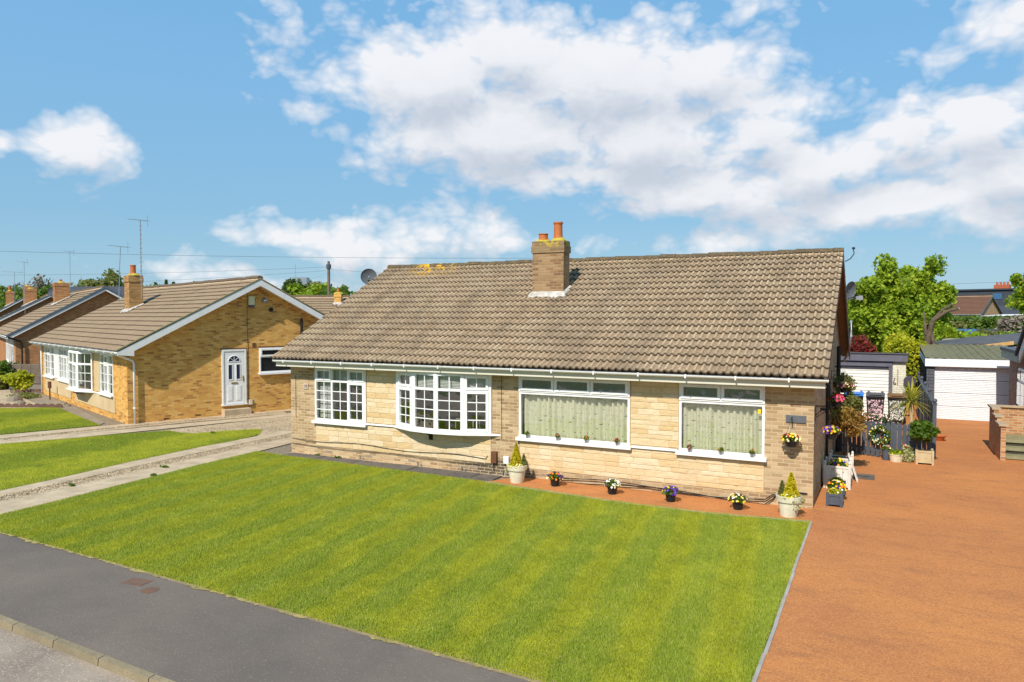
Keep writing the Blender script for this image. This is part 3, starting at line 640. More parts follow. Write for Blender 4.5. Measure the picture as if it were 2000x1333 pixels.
def roof_tiles(x0, x1, y0, z0, y1, z1, gauge=.34, tw=.3, rolls=2, relief=.045, wob=.005, matn='tile', parent=None, name='roof_slope', th=.036, mats=None):
    """courses of interlocking tiles from the eave (y0,z0) up to the ridge (y1,z1); every tile its own island"""
    L = math.hypot(y1-y0, z1-z0); uy, uz = (y1-y0)/L, (z1-z0)/L; ny, nz = -uz, uy
    if nz < 0: ny, nz = -ny, -nz
    nc = max(1, round(L/gauge)); g = L/nc; nt = max(1, round((x1-x0)/tw)); tw = (x1-x0)/nt
    if rolls == 2: pu = [0, .04, .09, .15, .20, .25, .30, .40, .50, .54, .59, .65, .70, .75, .80, .90, 1]; ph = [0, .5, .95, 1, .8, .3, 0, -.05, 0, .5, .95, 1, .8, .3, 0, -.05, 0]
    elif rolls == 1: pu = [0, .12, .3, .42, .5, .75, 1]; ph = [0, .7, 1, .6, 0, 0, 0]
    else: pu = [0, .03, .47, .5, .53, .97, 1]; ph = [-.9, 0, 0, -.9, 0, 0, -.9]
    k = len(pu); V = []; F = []
    for c in range(nc):
        for t in range(nt):
            o = len(V); jx = rnd.gauss(0, wob); jl = rnd.gauss(0, wob*.8); jh = rnd.gauss(0, wob*.35); rot = rnd.gauss(0, wob)
            for (s, lift) in ((c*g-.02+jl, th+.008+jh), (c*g-.02+jl, .004+jh), ((c+1)*g+.02, 0.002)):
                pass
            rows = [(c*g-.012+jl, jh+th*.42), (c*g-.012+jl, th*1.25+jh), ((c+1)*g+.03, .002)]
            for ri, (s, lift) in enumerate(rows):
                for u, h in zip(pu, ph):
                    hh = lift+relief*h*(1 if ri else .85)
                    ss = s+rot*(u-.5)*.3
                    V.append((x0+(t+u)*tw+jx*.3, y0+uy*ss+ny*hh, z0+uz*ss+nz*hh))
            for r in range(2):
                for i in range(k-1):
                    a = o+r*k+i; F.append((a, a+1, a+1+k, a+k))
            # side cheeks at verge
    mb = MB(); mb.add(V, F)
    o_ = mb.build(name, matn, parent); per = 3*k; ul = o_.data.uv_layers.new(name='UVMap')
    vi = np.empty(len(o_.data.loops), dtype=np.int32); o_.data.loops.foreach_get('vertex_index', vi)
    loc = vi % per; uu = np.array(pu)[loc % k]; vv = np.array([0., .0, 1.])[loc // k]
    # remember how high on the roll each point is (u) and how far up the tile (v): lichen sits in the pans, the noses are darker
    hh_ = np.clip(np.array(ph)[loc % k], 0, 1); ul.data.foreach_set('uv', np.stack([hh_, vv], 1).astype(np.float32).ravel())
    return o_
def underlay(mb, x0, x1, y0, z0, y1, z1, d=.03, t=.06):
    L = math.hypot(y1-y0, z1-z0); uy, uz = (y1-y0)/L, (z1-z0)/L; ny, nz = -uz, uy
    if nz < 0: ny, nz = -ny, -nz
    a = [(x0, y0-ny*d, z0-nz*d), (x0, y1-ny*d, z1-nz*d), (x0, y1-ny*(d+t), z1-nz*(d+t)), (x0, y0-ny*(d+t), z0-nz*(d+t))]
    mb.prism(a, (x1-x0, 0, 0))
def ridge(x0, x1, y, z, parent, matn='tile', r=.13, seg=.45):
    mb = MB(); x = x0
    while x < x1-.05:
        e = min(x+seg, x1); v = []; n = 8; dz = rnd.uniform(-.012, .01)
        for xx, rr in ((x, r+.012), (e-.01, r)):
            for kk in range(n+1):
                a = math.pi*(kk/n)*.86+math.pi*.07; v.append((xx, y+math.cos(a)*rr, z-.05+dz+math.sin(a)*rr))
        f = [(kk, kk+1, n+2+kk, n+1+kk) for kk in range(n)]+[tuple(range(n+1)), tuple(range(2*n+1, n, -1))]
        mb.add(v, f); x = e
    o = mb.build('ridge_tiles', matn, parent); mb = MB(); mb.prism([(x0+.02, y-.12, z-.13), (x0+.02, y+.12, z-.13), (x0+.02, y+.1, z-.02), (x0+.02, y-.1, z-.02)], (x1-x0-.04, 0, 0)); mb.build('ridge_bedding', 'verge_mortar' if 'verge_mortar' in M else 'mortar', o)
    return o
def gutter(x0, x1, y, z, parent, matn='white', r=.055, brackets=1.0):
    mb = MB(); n = 8; v = []
    for xx in (x0, x1):
        for kk in range(n+1):
            a = math.pi+math.pi*kk/n; v.append((xx, y+math.cos(a)*r, z+math.sin(a)*r))
        for kk in range(n+1):
            a = 2*math.pi-math.pi*kk/n; v.append((xx, y+math.cos(a)*(r-.008), z+math.sin(a)*(r-.008)))
    m = 2*(n+1); mb.add(v, [(kk, (kk+1) % m, m+(kk+1) % m, m+kk) for kk in range(m)]+[tuple(range(m))[::-1], tuple(range(m, 2*m))])
    x = x0+.4
    while x < x1:
        mb.box(x-.015, x+.015, y-r-.008, y+r+.01, z-r-.012, z+.012); x += brackets
    return mb.build('gutter', matn, parent)
def window(parent, p0, p1, z0, z1, cols, name='window', proud=.03, fw=.055, sill=True, behind=None, matn='white', head=.0, sill_over=.05):
    """cols: list of (width fraction, [(height fraction from top, kind, nx, nz, lead)])  kind: 'f' fixed, 'o' opening sash, 'p' solid panel"""
    p0 = Vector((*p0, 0)); p1 = Vector((*p1, 0)); d = p1-p0; Wd = d.length; ang = math.atan2(d.y, d.x)
    T = Matrix.Translation(p0) @ Matrix.Rotation(ang, 4, 'Z')     # local x along, -y outwards
    fr = MB(); gl = MB(); br = MB(); ld = MB(); yo, yi = -proud, .045
    def B(mb, a, b, c, e, y0_=yo, y1_=yi): mb.box(a, b, y0_, y1_, c, e, 0, T)
    B(fr, 0, fw, z0, z1); B(fr, Wd-fw, Wd, z0, z1); B(fr, fw, Wd-fw, z0, z0+fw); B(fr, fw, Wd-fw, z1-fw, z1)
    x = fw*.5; inner = Wd-fw
    for ci, (cf, rows) in enumerate(cols):
        w_ = cf*inner; xa, xb = x, x+w_
        if ci: B(fr, xa-fw*.5, xa+fw*.5, z0+fw, z1-fw)
        zt = z1-fw*.5; H = (z1-z0)-fw
        for ri, (hf, kind, nx, nz, lead) in enumerate(rows):
            zb = zt-hf*H
            if ri: B(fr, xa+fw*.5, xb-fw*.5, zt-fw*.5, zt+fw*.5)
            a, b, c, e = xa+fw*.5, xb-fw*.5, zb+fw*.5, zt-fw*.5
            if kind == 'p': B(fr, a, b, c, e, yo+.015, yi)
            else:
                if kind == 'o':
                    s = .045; y0_ = yo-.022
                    B(fr, a-.012, a+s, c-.012, e+.012, y0_, yo+.03); B(fr, b-s, b+.012, c-.012, e+.012, y0_, yo+.03)
                    B(fr, a+s, b-s, c-.012, c+s, y0_, yo+.03); B(fr, a+s, b-s, e-s, e+.012, y0_, yo+.03)
                    a, b, c, e = a+s, b-s, c+s, e-s
                gl.add([(a, .0, c), (b, .0, c), (b, .0, e), (a, .0, e)], [(0, 1, 2, 3)], 0, T)
                for k in range(1, nx): xx = a+(b-a)*k/nx; br.box(xx-.011, xx+.011, -.012, -.003, c, e, 0, T)
                for k in range(1, nz): zz = c+(e-c)*k/nz; br.box(a, b, -.015, -.0045, zz-.011, zz+.011, 0, T)
                if lead:
                    st = .115; hh = e-c; k = -hh*.6
                    while k < (b-a):
                        for sg in (1, -1):
                            u0, v0, u1, v1 = k, 0, k+hh*.62, hh
                            if sg < 0: v0, v1 = hh, 0
                            if u1 < 0 or u0 > b-a: continue
                            if u0 < 0: v0 += (v1-v0)*(-u0)/(u1-u0); u0 = 0
                            if u1 > b-a: v1 -= (v1-v0)*(u1-(b-a))/(u1-u0); u1 = b-a
                            ld.cyl(T @ Vector((a+u0, -.006, c+v0)), T @ Vector((a+u1, -.006, c+v1)), .0045, n=4, cap=False)
                        k += st
                    ld.mark()
            zt = zb
        x += w_
    o = fr.build(name, matn, parent)
    if gl.v: gl.build('glass', 'glass', o)
    if br.v: br.build('glazing_bars', matn, o)
    if ld.v: ld.build_pieces('leading', 'lead', o)
    if sill:
        s = MB(); s.box(-sill_over, Wd+sill_over, -proud-.085, .02, z0-.045, z0-.002, 0, T); s.box(-sill_over, Wd+sill_over, -proud-.085, -proud-.07, z0-.075, z0-.0455, 0, T); s.build('sill', matn, o)
    return o
def stone_panel(parent, x0, x1, z0, z1, y=0, name='stone_cladding', hs=(.1, .125, .15), ls=(.3, .62)):
    mb = MB(); z = z0
    mb.box(x0, x1, y-.004, y+.02, z0, z1, 1)
    while z < z1-.02:
        h = min(rnd.choice(hs), z1-z)
        if z1-z-h < .05: h = z1-z
        x = x0-rnd.uniform(0, .25)
        while x < x1:
            l = rnd.uniform(*ls)
            if rnd.random() < .2: l *= .55
            a, b = max(x, x0)+.0025, min(x+l, x1)-.0025; x += l
            if b-a < .03: continue
            pr = .008+rnd.uniform(0, .011); nx = max(2, int((b-a)/.09))
            # rock-faced block: front grid with noise, bevelled arris
            rows = [(z+.002, .55), (z+.012, .9), (z+h*.5, 1), (z+h-.012, .9), (z+h-.002, .55)]
            V = []; us = [0]+[(i+.35)/(nx) for i in range(nx)]+[1]; us = sorted({min(1, u) for u in us})
            for zz, k in rows:
                for iu, u in enumerate(us):
                    xx = a+(b-a)*u; e = 0 if iu in (0, len(us)-1) else 1
                    V.append((xx, y-.004-(pr*k*(1 if e else .35)+(.006*noise.noise((xx*7, zz*13, 3.1)) if e and 0 < k else 0)), zz))
            m = len(us); mb.add(V, [(r*m+i, r*m+i+1, (r+1)*m+i+1, (r+1)*m+i) for r in range(4) for i in range(m-1)], 0)
        z += h
    return mb.build(name, ['stone', 'mortar'], parent)
def chimney(parent, x0, x1, y0, y1, zb, zt, matn, cap=.16, pots=((.25, .5, .3, .1), (.75, .5, .62, .1)), lich=True, zslope=None, flash=True):
    mb = MB(); mb.box(x0, x1, y0, y1, zb, zt-cap)
    o = None
    mb.box(x0-.03, x1+.03, y0-.03, y1+.03, zt-cap, zt-cap*.42); mb.box(x0-.012, x1+.012, y0-.012, y1+.012, zt-cap*.42, zt)
    o = mb.build('chimney', matn, parent, uv=True)
    mb = MB()
    for k in range(2):
        cx = x0+(x1-x0)*(.25+.5*k); mb.lathe([(.0, .12), (.14, .1), (.24, .0)], (cx, (y0+y1)/2, zt-.005), 14)
    mb.build('flaunching', 'lichen' if lich else 'flash', o)
    for fx, fy, h, r in pots:
        mb = MB(); mb.lathe([(r*1.12, .0), (r*1.08, h*.1), (r, h*.2), (r*.95, h*.88), (r*1.1, h*.9), (r*1.1, h), (r*.8, h), (r*.75, h*.5)], (x0+(x1-x0)*fx, y0+(y1-y0)*fy, zt+.05), 18)
        mb.build('chimney_pot', 'pot_orange', o, smooth=False)
    if flash and zslope:
        mb = MB(); s = zslope   # s(y) -> roof height
        e = .14
        for (a, b) in (((x0-e, y0-e), (x1+e, y0-e)),):
            mb.prism([(x0-e, y0-e*1.4, s(y0-e*1.4)+.035), (x0-e, y0-.003, s(y0)+.035), (x0-e*.3, y0-.003, s(y0)+.2), (x0-e*.3, y0-.03, s(y0)+.2)], (0, 0, .001))
        # apron, two side skirts with ragged feet
        def skirt(pa, pb, qa, qb):
            n = 12; v = []
            for i in range(n+1):
                t = i/n; a = Vector(pa).lerp(Vector(pb), t); b = Vector(qa).lerp(Vector(qb), t)
                j = .8+.45*noise.noise((t*7+pa[0]*3, pa[1], 1)); b = a+(b-a)*j
                v += [a, (a+b)/2+Vector((0, 0, .02)), b]
            mb.add(v, [(3*i+r, 3*i+r+1, 3*i+r+4, 3*i+r+3) for i in range(n) for r in (0, 1)])
        h = .15
        skirt((x0-.02, y0-.012, s(y0)+h), (x1+.02, y0-.012, s(y0)+h), (x0-e, y0-e*1.5, s(y0-e*1.5)+.05), (x1+e, y0-e*1.5, s(y0-e*1.5)+.05))
        skirt((x1+.012, y0-.02, s(y0)+h), (x1+.012, y1, s(y1)+h*.7), (x1+e, y0-e*1.5, s(y0-e*1.5)+.05), (x1+e*.8, y1, s(y1)+.05))
        skirt((x0-.012, y0-.02, s(y0)+h), (x0-.012, y1, s(y1)+h*.7), (x0-e, y0-e*1.5, s(y0-e*1.5)+.05), (x0-e*.8, y1, s(y1)+.05))
        mb.build('flashing', 'flash', o)
    return o
def room(parent, x0, x1, z0, z1, depth=3.2, y0=.12):
    """open fronted room lining behind a window"""
    mb = MB(); y1 = y0+depth; a, b = x0, x1; zf, zc = .15, 2.42
    mb.quad((a, y1, zf), (b, y1, zf), (b, y1, zc), (a, y1, zc)); mb.quad((a, y0, zf), (a, y1, zf), (a, y1, zc), (a, y0, zc)); mb.quad((b, y0, zf), (b, y0, zc), (b, y1, zc), (b, y1, zf))
    mb.quad((a, y0, zc), (a, y1, zc), (b, y1, zc), (b, y0, zc)); mb.quad((a, y0, zf), (b, y0, zf), (b, y1, zf), (a, y1, zf), 1)
    return mb.build('room_lining', ['interior', 'carpet'], parent)
def curtain(parent, x0, x1, z0, z1, y, seed=0):
    n = int((x1-x0)/.02); V = []; F = []; UVs = []
    zr = [z0, (z0+z1)/2, z1-.06, z1]
    for i in range(n+1):
        x = x0+(x1-x0)*i/n
        w_ = math.sin(x*2*math.pi/.15+3.2*noise.noise((x*1.7, seed, 0)))*(.35+.5*abs(noise.noise((x*2.3, seed, 8))))+.8*noise.noise((x*5, seed, 2))
        for k, z in enumerate(zr): V.append((x+.02*noise.noise((x*3, z, 5)), y+.03+w_*(.10 if k < 3 else .06), z+(.012*math.sin(x*60) if k == 3 else 0)))
    for i in range(n):
        for k in range(3): F.append((i*4+k, (i+1)*4+k, (i+1)*4+k+1, i*4+k+1))
    mb = MB(); mb.add(V, F); o = mb.build('curtain', 'curtain', parent, smooth=True)
    ul = o.data.uv_layers.new(name='UVMap')
    for pl in o.data.polygons:
        for li in pl.loop_indices:
            c = o.data.vertices[o.data.loops[li].vertex_index].co; ul.data[li].uv = (c.x, c.z)
    return o
def blind(parent, x0, x1, z0, z1, y, T=None):
    mb = MB(); z = z0
    while z < z1:
        mb.add([(x0, y-.012, z), (x1, y-.012, z), (x1, y+.012, z+.028), (x0, y+.012, z+.028)], [(0, 1, 2, 3)], 0, T); z += .036
    return mb.build('blind', 'blind', parent)

# ------------------------------------------------------------------ main bungalow
WID, DEP = 13.65, 10.0
H1 = thing('bungalow', 'large pale stone and brick bungalow pair behind the striped lawn', 'house')
tp = (5.47-2.65)/5.4
zs1 = lambda y: 2.65+(min(y, 10-y)+.4)*tp
holes = [(-12.75, -11.0, .98, 2.44), (-9.97, -7.22, 1.0, 2.46), (-6.47, -3.75, .985, 2.44), (-2.66, -.92, .975, 2.44)]
mb = MB(); wall_front(mb, -WID, 0, -.1, 2.7, 0, holes); gable(mb, 0, DEP, 2.75, 5, 5.35)
gable(mb, -WID, DEP, 2.75, 5, 5.35, facing=-1); mb.quad((0, DEP, -.1), (-WID, DEP, -.1), (-WID, DEP, 2.7), (0, DEP, 2.7))
mb.build('wall', 'brick_tan', H1, uv=True)
for (a, b, c, d) in ((-12.74, -7.24, .27, .935), (-10.98, -9.99, 1.02, 2.44), (-6.46, -.93, .24, .93), (-3.735, -2.675, 1.02, 2.44)):
    stone_panel(H1, a, b, c, d)
mb = MB(); mb.box(-11.0, -10.0, -.055, -.0045, .965, 1.005).mark(); mb.box(-3.7, -2.7, -.055, -.0045, .95, 1.0); mb.build_pieces('sill_band', 'white', H1)
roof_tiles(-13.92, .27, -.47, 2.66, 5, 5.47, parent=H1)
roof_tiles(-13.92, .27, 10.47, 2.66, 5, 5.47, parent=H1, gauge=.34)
mb = MB(); underlay(mb, -13.9, .25, -.4, 2.65, 5, 5.46); underlay(mb, -13.9, .25, 10.4, 2.65, 5, 5.46); mb.build('roof_deck', 'brown_wood', H1)
ridge(-13.92, .28, 5, 5.50, H1)
mb = MB()
for xx in (.2, -13.9):       # mortar verge under the last tiles
    for s in (1, -1):
        mb.prism([(xx, 5-s*5.44, 2.63), (xx, 5, 5.45), (xx, 5, 5.49), (xx, 5-s*5.44, 2.67)], (.05, 0, 0)).mark()
mb.build_pieces('verge', 'mortar', H1)
mb = MB()
mb.prism([(.255, 10.4, 2.62), (.255, 5, 5.42), (.255, 5, 5.2), (.255, 10.2, 2.45)], (.02, 0, 0)); mb.prism([(.02, 10.4, 2.56), (.02, 5, 5.36), (.02, 5, 5.34), (.02, 10.4, 2.54)], (.235, 0, 0)); mb.prism([(.255, -.4, 2.62), (.255, 5, 5.42), (.255, 5, 5.3), (.255, -.3, 2.54)], (.012, 0, 0))
mb.build('barge_board', 'brown_wood', H1)
gutter(-13.82, .28, -.47, 2.635, H1)
mb = MB(); mb.box(-13.8, .22, -.405, -.375, 2.46, 2.64); mb.box(-13.8, .22, -.374, 0, 2.462, 2.475); mb.build('fascia', 'fascia', H1)
# white lead strip of the party line on the gutter
f1 = window(H1, (-12.75, 0), (-11.0, 0), .98, 2.44, [(.335, [(.24, 'o', 2, 1, 0), (.76, 'f', 2, 4, 0)]), (.33, [(.24, 'f', 2, 1, 0), (.76, 'f', 2, 4, 0)]), (.335, [(.24, 'o', 2, 1, 0), (.76, 'o', 2, 4, 0)])])
blind(f1, -12.68, -12.2, 1.05, 2.38, .12); blind(f1, -12.14, -11.08, 2.02, 2.38, .12); room(f1, -13.2, -10.6, 0, 0)
lt = [(.27, 'o', 2, 1, 0), (.73, 'o', 2, 4, 0)]; lf = [(.27, 'f', 2, 1, 0), (.73, 'f', 2, 4, 0)]
bay = thing_p = None
bw_ = MB(); BP = [(-9.95, -.02), (-9.3, -.25), (-8.6, -.34), (-7.88, -.25), (-7.24, -.02)]
BP = [(-9.95, -.03), (-9.32, -.24), (-8.6, -.33), (-7.88, -.24), (-7.24, -.03)]
bp2 = [(-10.18, .0), (-9.34, -.37), (-8.6, -.47), (-7.86, -.37), (-6.98, .0)]
bw_.prism([(x, y, .955) for x, y in bp2], (0, 0, .045)); bw_.prism([(x, y, 2.44) for x, y in [(-9.97, 0)]+BP+[(-7.22, 0)]], (0, 0, .03))
for x, y in BP: bw_.box(x-.04, x+.04, y-.035, y+.06, 1.0, 2.44)
bay = bw_.build('bay_window', 'white', H1)
for i, cc in enumerate((lt, lf, lf, lt)):
    a, b = BP[i], BP[i+1]; window(bay, a, b, 1.0, 2.44, [(1, cc)], name='casement', sill=False, fw=.06, proud=.025)
for (a, b) in ((BP[0], BP[1]), (BP[1], BP[2]), (BP[2], BP[3]), (BP[3], BP[4])):
    T = Matrix.Translation((*a, 0)) @ Matrix.Rotation(math.atan2(b[1]-a[1], b[0]-a[0]), 4, 'Z')
    blind(bay, .06, math.dist(a, b)-.06, 2.05, 2.38, .1, T)
room(bay, -10.6, -6.9, 0, 0, 3.6, .13)
mb = MB(); mb.tube([(-8.95, -.03, .93), (-8.95, -.1, .9), (-8.93, -.12, .74)], .02); mb.box(-8.98, -8.9, -.03, -.005, .72, .94); mb.tube([(-9.0, -.2, .93), (-8.93, -.12, .85)], .018); mb.build('bay_bracket', 'black', H1)
mb = MB()   # things standing on the bay's inside sill
for x in (-8.25, -7.75): mb.box(x, x+.02, .0, .02, 1.06, 1.3); mb.box(x+.18, x+.2, .0, .02, 1.06, 1.3); mb.box(x, x+.2, .0, .02, 1.28, 1.3).mark()
mb.build_pieces('photo_frame', 'white_wood', bay)
mb = MB(); mb.lathe([(0, .0), (.07, .03), (.09, .09), (.06, .15), (0, .17)], (-9.62, .1, 1.06), 12); mb.build('sill_ornament', 'f_yellow', bay, smooth=True)
def leaded(x0, x1, n, z0, z1):
    zt = 2.06
    o = window(H1, (x0, 0), (x1, 0), z0, zt, [(1, [(1, 'f', 1, 1, 0)])], fw=.05)
    window(o, (x0, -.02), (x1, -.02), zt+.002, z1, [(1/n, [(1, 'o', 1, 1, 1)])]*n, name='top_light', sill=False, fw=.05, proud=.03)
    curtain(o, x0+.05, x1-.05, z0+.03, zt-.04, .1, x0)
    mb = MB(); mb.box(x0+.02, x1-.02, .115, .13, 1.98, 2.04); mb.build('curtain_rail', 'white', o)
    room(o, x0-.4, x1+.4, 0, 0, 3.0, .2)
    return o
f3 = leaded(-6.47, -3.75, 3, .985, 2.44); f4 = leaded(-2.66, -.92, 2, .975, 2.44)
mb = MB()    # little glass ornaments on the leaded lights
for x, s in ((-2.15, .05), (-1.38, .045)):
    for k in range(8): a = k*math.pi/4; mb.add([(x, -.03, 2.25), (x+s*math.cos(a-.2), -.032, 2.25+s*math.sin(a-.2)), (x+s*1.2*math.cos(a), -.032, 2.25+s*1.2*math.sin(a)), (x+s*math.cos(a+.2), -.032, 2.25+s*math.sin(a+.2))], [(0, 1, 2, 3)])
    mb.mark()
mb.build_pieces('window_ornament', 'metal', f4)
mb = MB(); mb.box(-1.06, -1.0, -.004, -.002, 1.86, 1.95); mb.build('yellow_sticker', 'f_yellow', f4)
ch = chimney(H1, -7.5, -6.57, 2.9, 3.32, 4.0, 5.9, 'brick_chim', cap=.32, pots=((.27, .4, .17, .13), (.74, .45, .47, .122)), zslope=zs1)
mb = MB(); mb.box(-7.2, -7.05, -.09, -.0, .3, .58); mb.build('meter_box', 'brownbox', H1, bevel=.01)
mb = MB(); mb.box(-6.87, -6.73, -.07, 0, .31, .49); mb.build('socket_box', 'white', H1, bevel=.01)
mb = MB()
def wav(x0, x1, zf, y=-.012, n=40): return [(x0+(x1-x0)*i/n, y-.035*(.5+.5*math.sin(i*1.3)) if False else y, zf(x0+(x1-x0)*i/n)) for i in range(n+1)]
mb.tube(wav(-13.6, -7.45, lambda x: .42+.03*math.sin(x*2.1)-.006*(x+13.6), -.035)+[(-7.36, -.035, .38), (-7.32, -.035, .46)], .007)
mb.tube(wav(-13.6, -7.3, lambda x: .26+.015*math.sin(x*1.7)-.004*(x+13.6), -.035)+[(-7.18, -.035, .3)], .007)
mb.tube([(-7.14, -.05, .31), (-7.15, -.05, .12), (-7.25, -.06, .0)], .009)
mb.tube([(-13.46, -.012, 2.2), (-13.46, -.012, 1.0)], .005); mb.tube([(-6.95, -.012, 2.46), (-6.94, -.012, .9), (-7.1, -.012, .86)], .005)
for zz, ph in ((.13, 0), (.2, 1.5)):
    mb.tube(wav(-5.4, -.9, lambda x: zz*.6+.05*math.sin(x*1.5+ph), -.06)+[(-.75, -.04, .15+ph*.06), (-.6, -.03, .34-ph*.05), (-.1, -.025, .33)], .011)
mb.build('cable', 'cable', H1)
mb = MB()
for x in (-12.28, -10.94, -9.56, -7.73, -5.82, -1.32):
    mb.box(x-.11, x+.11, -.006, 0, .1, .17)
    for i in range(6):
        for j in range(2): mb.box(x-.095+i*.034, x-.075+i*.034, -.008, -.0055, .11+j*.03, .128+j*.03, 1)
    mb.mark()
mb.build_pieces('air_brick', ['brick_orange', 'black'], H1)
mb = MB()
for x in (-11.2, -9.35, -8.05, -6.9): mb.cyl((x, -.05, -.02), (x, -.05, .14), .012).mark(); mb.cyl((x+.1, -.05, -.02), (x+.1, -.05, .08), .018).mark()
mb.build_pieces('vent_pipe', 'metal', H1)
# house numbers and slate
pl = MB(); pl.box(-13.17, -13.0, -.025, -.002, 1.82, 1.97); plo = tag(pl.build('house_number', plain('plaque_stone', (.55, .45, .36)), bevel=.004), 'small square stone plaque with number 39 left of the first window', 'house number')
tc = bpy.data.curves.new('digits', 'FONT'); tc.body = '39'; tc.size = .11; tc.extrude = .002; tc.align_x = 'CENTER'; tc.align_y = 'CENTER'
to = bpy.data.objects.new('digits_curve', tc); C.objects.link(to)
bpy.context.view_layer.update()
dm = bpy.data.meshes.new_from_object(to.evaluated_get(bpy.context.evaluated_depsgraph_get())); bpy.data.objects.remove(to)
do = bpy.data.objects.new('digits', dm); C.objects.link(do); do.parent = plo; do.location = (-13.085, -.028, 1.895); do.rotation_euler = (R(90), 0, 0); dm.materials.clear(); dm.materials.append(M['brownbox'])
mb = MB(); mb.box(-.52, -.14, -.022, -.004, 1.72, 1.87); tag(mb.build('name_plaque', plain('slate_plaque', (.12, .125, .135), scale=9), bevel=.003), 'long grey slate plaque on the right brick pier', 'plaque')
# dark soil stack and boiler pipes on the gable side
mb = MB(); mb.cyl((.1, 6.9, 0), (.1, 6.9, 3.0), .055, n=14)
for z in (.6, 1.5, 2.4): mb.cyl((.1, 6.9, z), (.1, 6.9, z+.05), .068, n=14); mb.box(0, .1, 6.88, 6.92, z+.01, z+.04)
mb.build('soil_pipe', 'black', H1, smooth=False)
mb = MB(); mb.cyl((.05, 3.2, 0), (.05, 3.2, 2.5), .035, n=10); mb.box(.0, .09, 3.4, 3.65, 1.6, 2.3); mb.build('downpipe', 'black', H1)
mb = MB(); mb.tube([(.3, 9.9, 4.4-.7), (.32, 9.6, 3.2), (.2, 9.8, 2.6), (.1, 9.9, 2.4)], .035); mb.build('rear_downpipe', 'metal', H1)
# hooked wire and camera on the ridge end
mb = MB(); mb.tube([(.29, 5.3, 5.25), (.42, 5.3, 5.32), (.5, 5.3, 5.45), (.48, 5.3, 5.58)], .012); mb.box(.45, .52, 5.27, 5.33, 5.56, 5.61); tag(mb.build('ridge_camera', 'black'), 'small black camera on a curved arm at the right end of the ridge', 'camera')
def dish(name, label, loc, rz, r, tilt=25, matn='dish'):
    t = thing(name, label, 'satellite dish', loc, rz)
    T = Matrix.Rotation(R(90+tilt), 4, 'X'); mb = MB()
    pr = [(r*i/8, -.22*r*(1-(i/8)**2)) for i in range(9)]
    mb.lathe(pr+[(r*1.01, .004), (r, .012)]+[(a, b+.006) for a, b in pr[::-1]], n=28, T=T); mb.build('reflector', matn, t, smooth=True)
    mb = MB(); mb.tube([(0, .05, -r*.9), (0, -.38*r*2, -r*.55)], .012); mb.box(-.035, .035, -.9*r, -.7*r, -r*.62, -r*.45); mb.build('receiver_arm', 'black', t)
    mb = MB(); mb.tube([(0, .04, 0), (0, .14, -.05), (0, .14, -r*1.15)], .02); mb.build('mount', 'metal', t); return t
dish('satellite_dish', 'grey satellite dish behind the left slope of the bungalow roof', (-14.25, 4.3, 5.17), 38, .27, 12)
dish('satellite_dish', 'grey satellite dish tucked behind the right roof edge', (.36, 6.9, 4.55), 60, .26, 12)
mb = MB(); mb.box(.26, .34, 7.38, 7.45, 4.3, 4.36); mb.tube([(.3, 7.4, 4.33), (.5, 7.35, 4.38)], .02); mb.box(.5, .68, 7.3, 7.4, 4.3, 4.42); tag(mb.build('security_light', 'metal'), 'small floodlight sticking out past the right roof edge', 'light')

# ------------------------------------------------------------------ neighbouring bungalow on the left
H2 = thing('bungalow', 'golden brick bungalow with white barge boards and side door', 'house', (-22.58, 1.32, 0), -20)
zr2, tp2 = 5.31, (5.31-2.62)/5.13
zs2 = lambda y: 2.62+(y+.4)*tp2
W2, D2 = 14.1, 9.5
mb = MB(); wall_front(mb, -W2, 0, -.1, 2.7, 0, [(-13.45, -8.25, .98, 2.4), (-7.6, -4.5, .86, 2.42), (-3.45, -1.72, .9, 2.4)])
gable(mb, 0, D2, 2.72, 4.73, 5.2); gable(mb, -W2, D2, 2.72, 4.73, 5.2, facing=-1); mb.quad((0, D2, -.1), (-W2, D2, -.1), (-W2, D2, 2.7), (0, D2, 2.7))
mb.box(-.0, .012, 1.0, D2, -.05, .3)
mb.build('wall', 'brick_gold', H2, uv=True)
mb = MB(); mb.box(-13.3, -8.2, -.03, -.001, .25, .93); mb.box(-7.4, -1.5, -.03, -.001, .25, .85); mb.box(-4.3, -3.5, -.03, -.001, .9, 2.4); mb.build('rendered_panel', 'render', H2)
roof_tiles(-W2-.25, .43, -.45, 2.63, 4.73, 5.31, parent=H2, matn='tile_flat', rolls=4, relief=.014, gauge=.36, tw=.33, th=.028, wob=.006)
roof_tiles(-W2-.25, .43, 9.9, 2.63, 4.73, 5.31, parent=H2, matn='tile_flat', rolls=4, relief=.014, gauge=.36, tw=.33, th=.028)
mb = MB(); underlay(mb, -W2-.24, .41, -.4, 2.62, 4.73, 5.3); underlay(mb, -W2-.24, .41, 9.9, 2.62, 4.73, 5.3); mb.build('roof_deck', 'barge', H2)
ridge(-W2-.25, .43, 4.73, 5.35, H2, 'tile_flat')
mb = MB()
mb.prism([(.41, -.42, 2.6), (.41, 4.73, 5.27), (.41, 4.73, 5.03), (.41, .12, 2.62), (.41, .12, 2.44), (.41, -.42, 2.5)], (.028, 0, 0)); mb.prism([(.41, 9.88, 2.6), (.41, 4.73, 5.27), (.41, 4.73, 5.03), (.41, 9.6, 2.5)], (.028, 0, 0))
mb.prism([(.0, -.4, 2.5), (.0, 4.73, 5.12), (.0, 4.73, 5.1), (.0, -.4, 2.48)], (.41, 0, 0)); mb.prism([(.0, 9.8, 2.5), (.0, 4.73, 5.12), (.0, 4.73, 5.1), (.0, 9.8, 2.48)], (.41, 0, 0))
mb.box(-W2-.2, .40, -.405, -.38, 2.47, 2.62); mb.box(-W2-.2, .40, -.379, 0, 2.472, 2.485)
mb.build('barge_board', 'barge', H2)
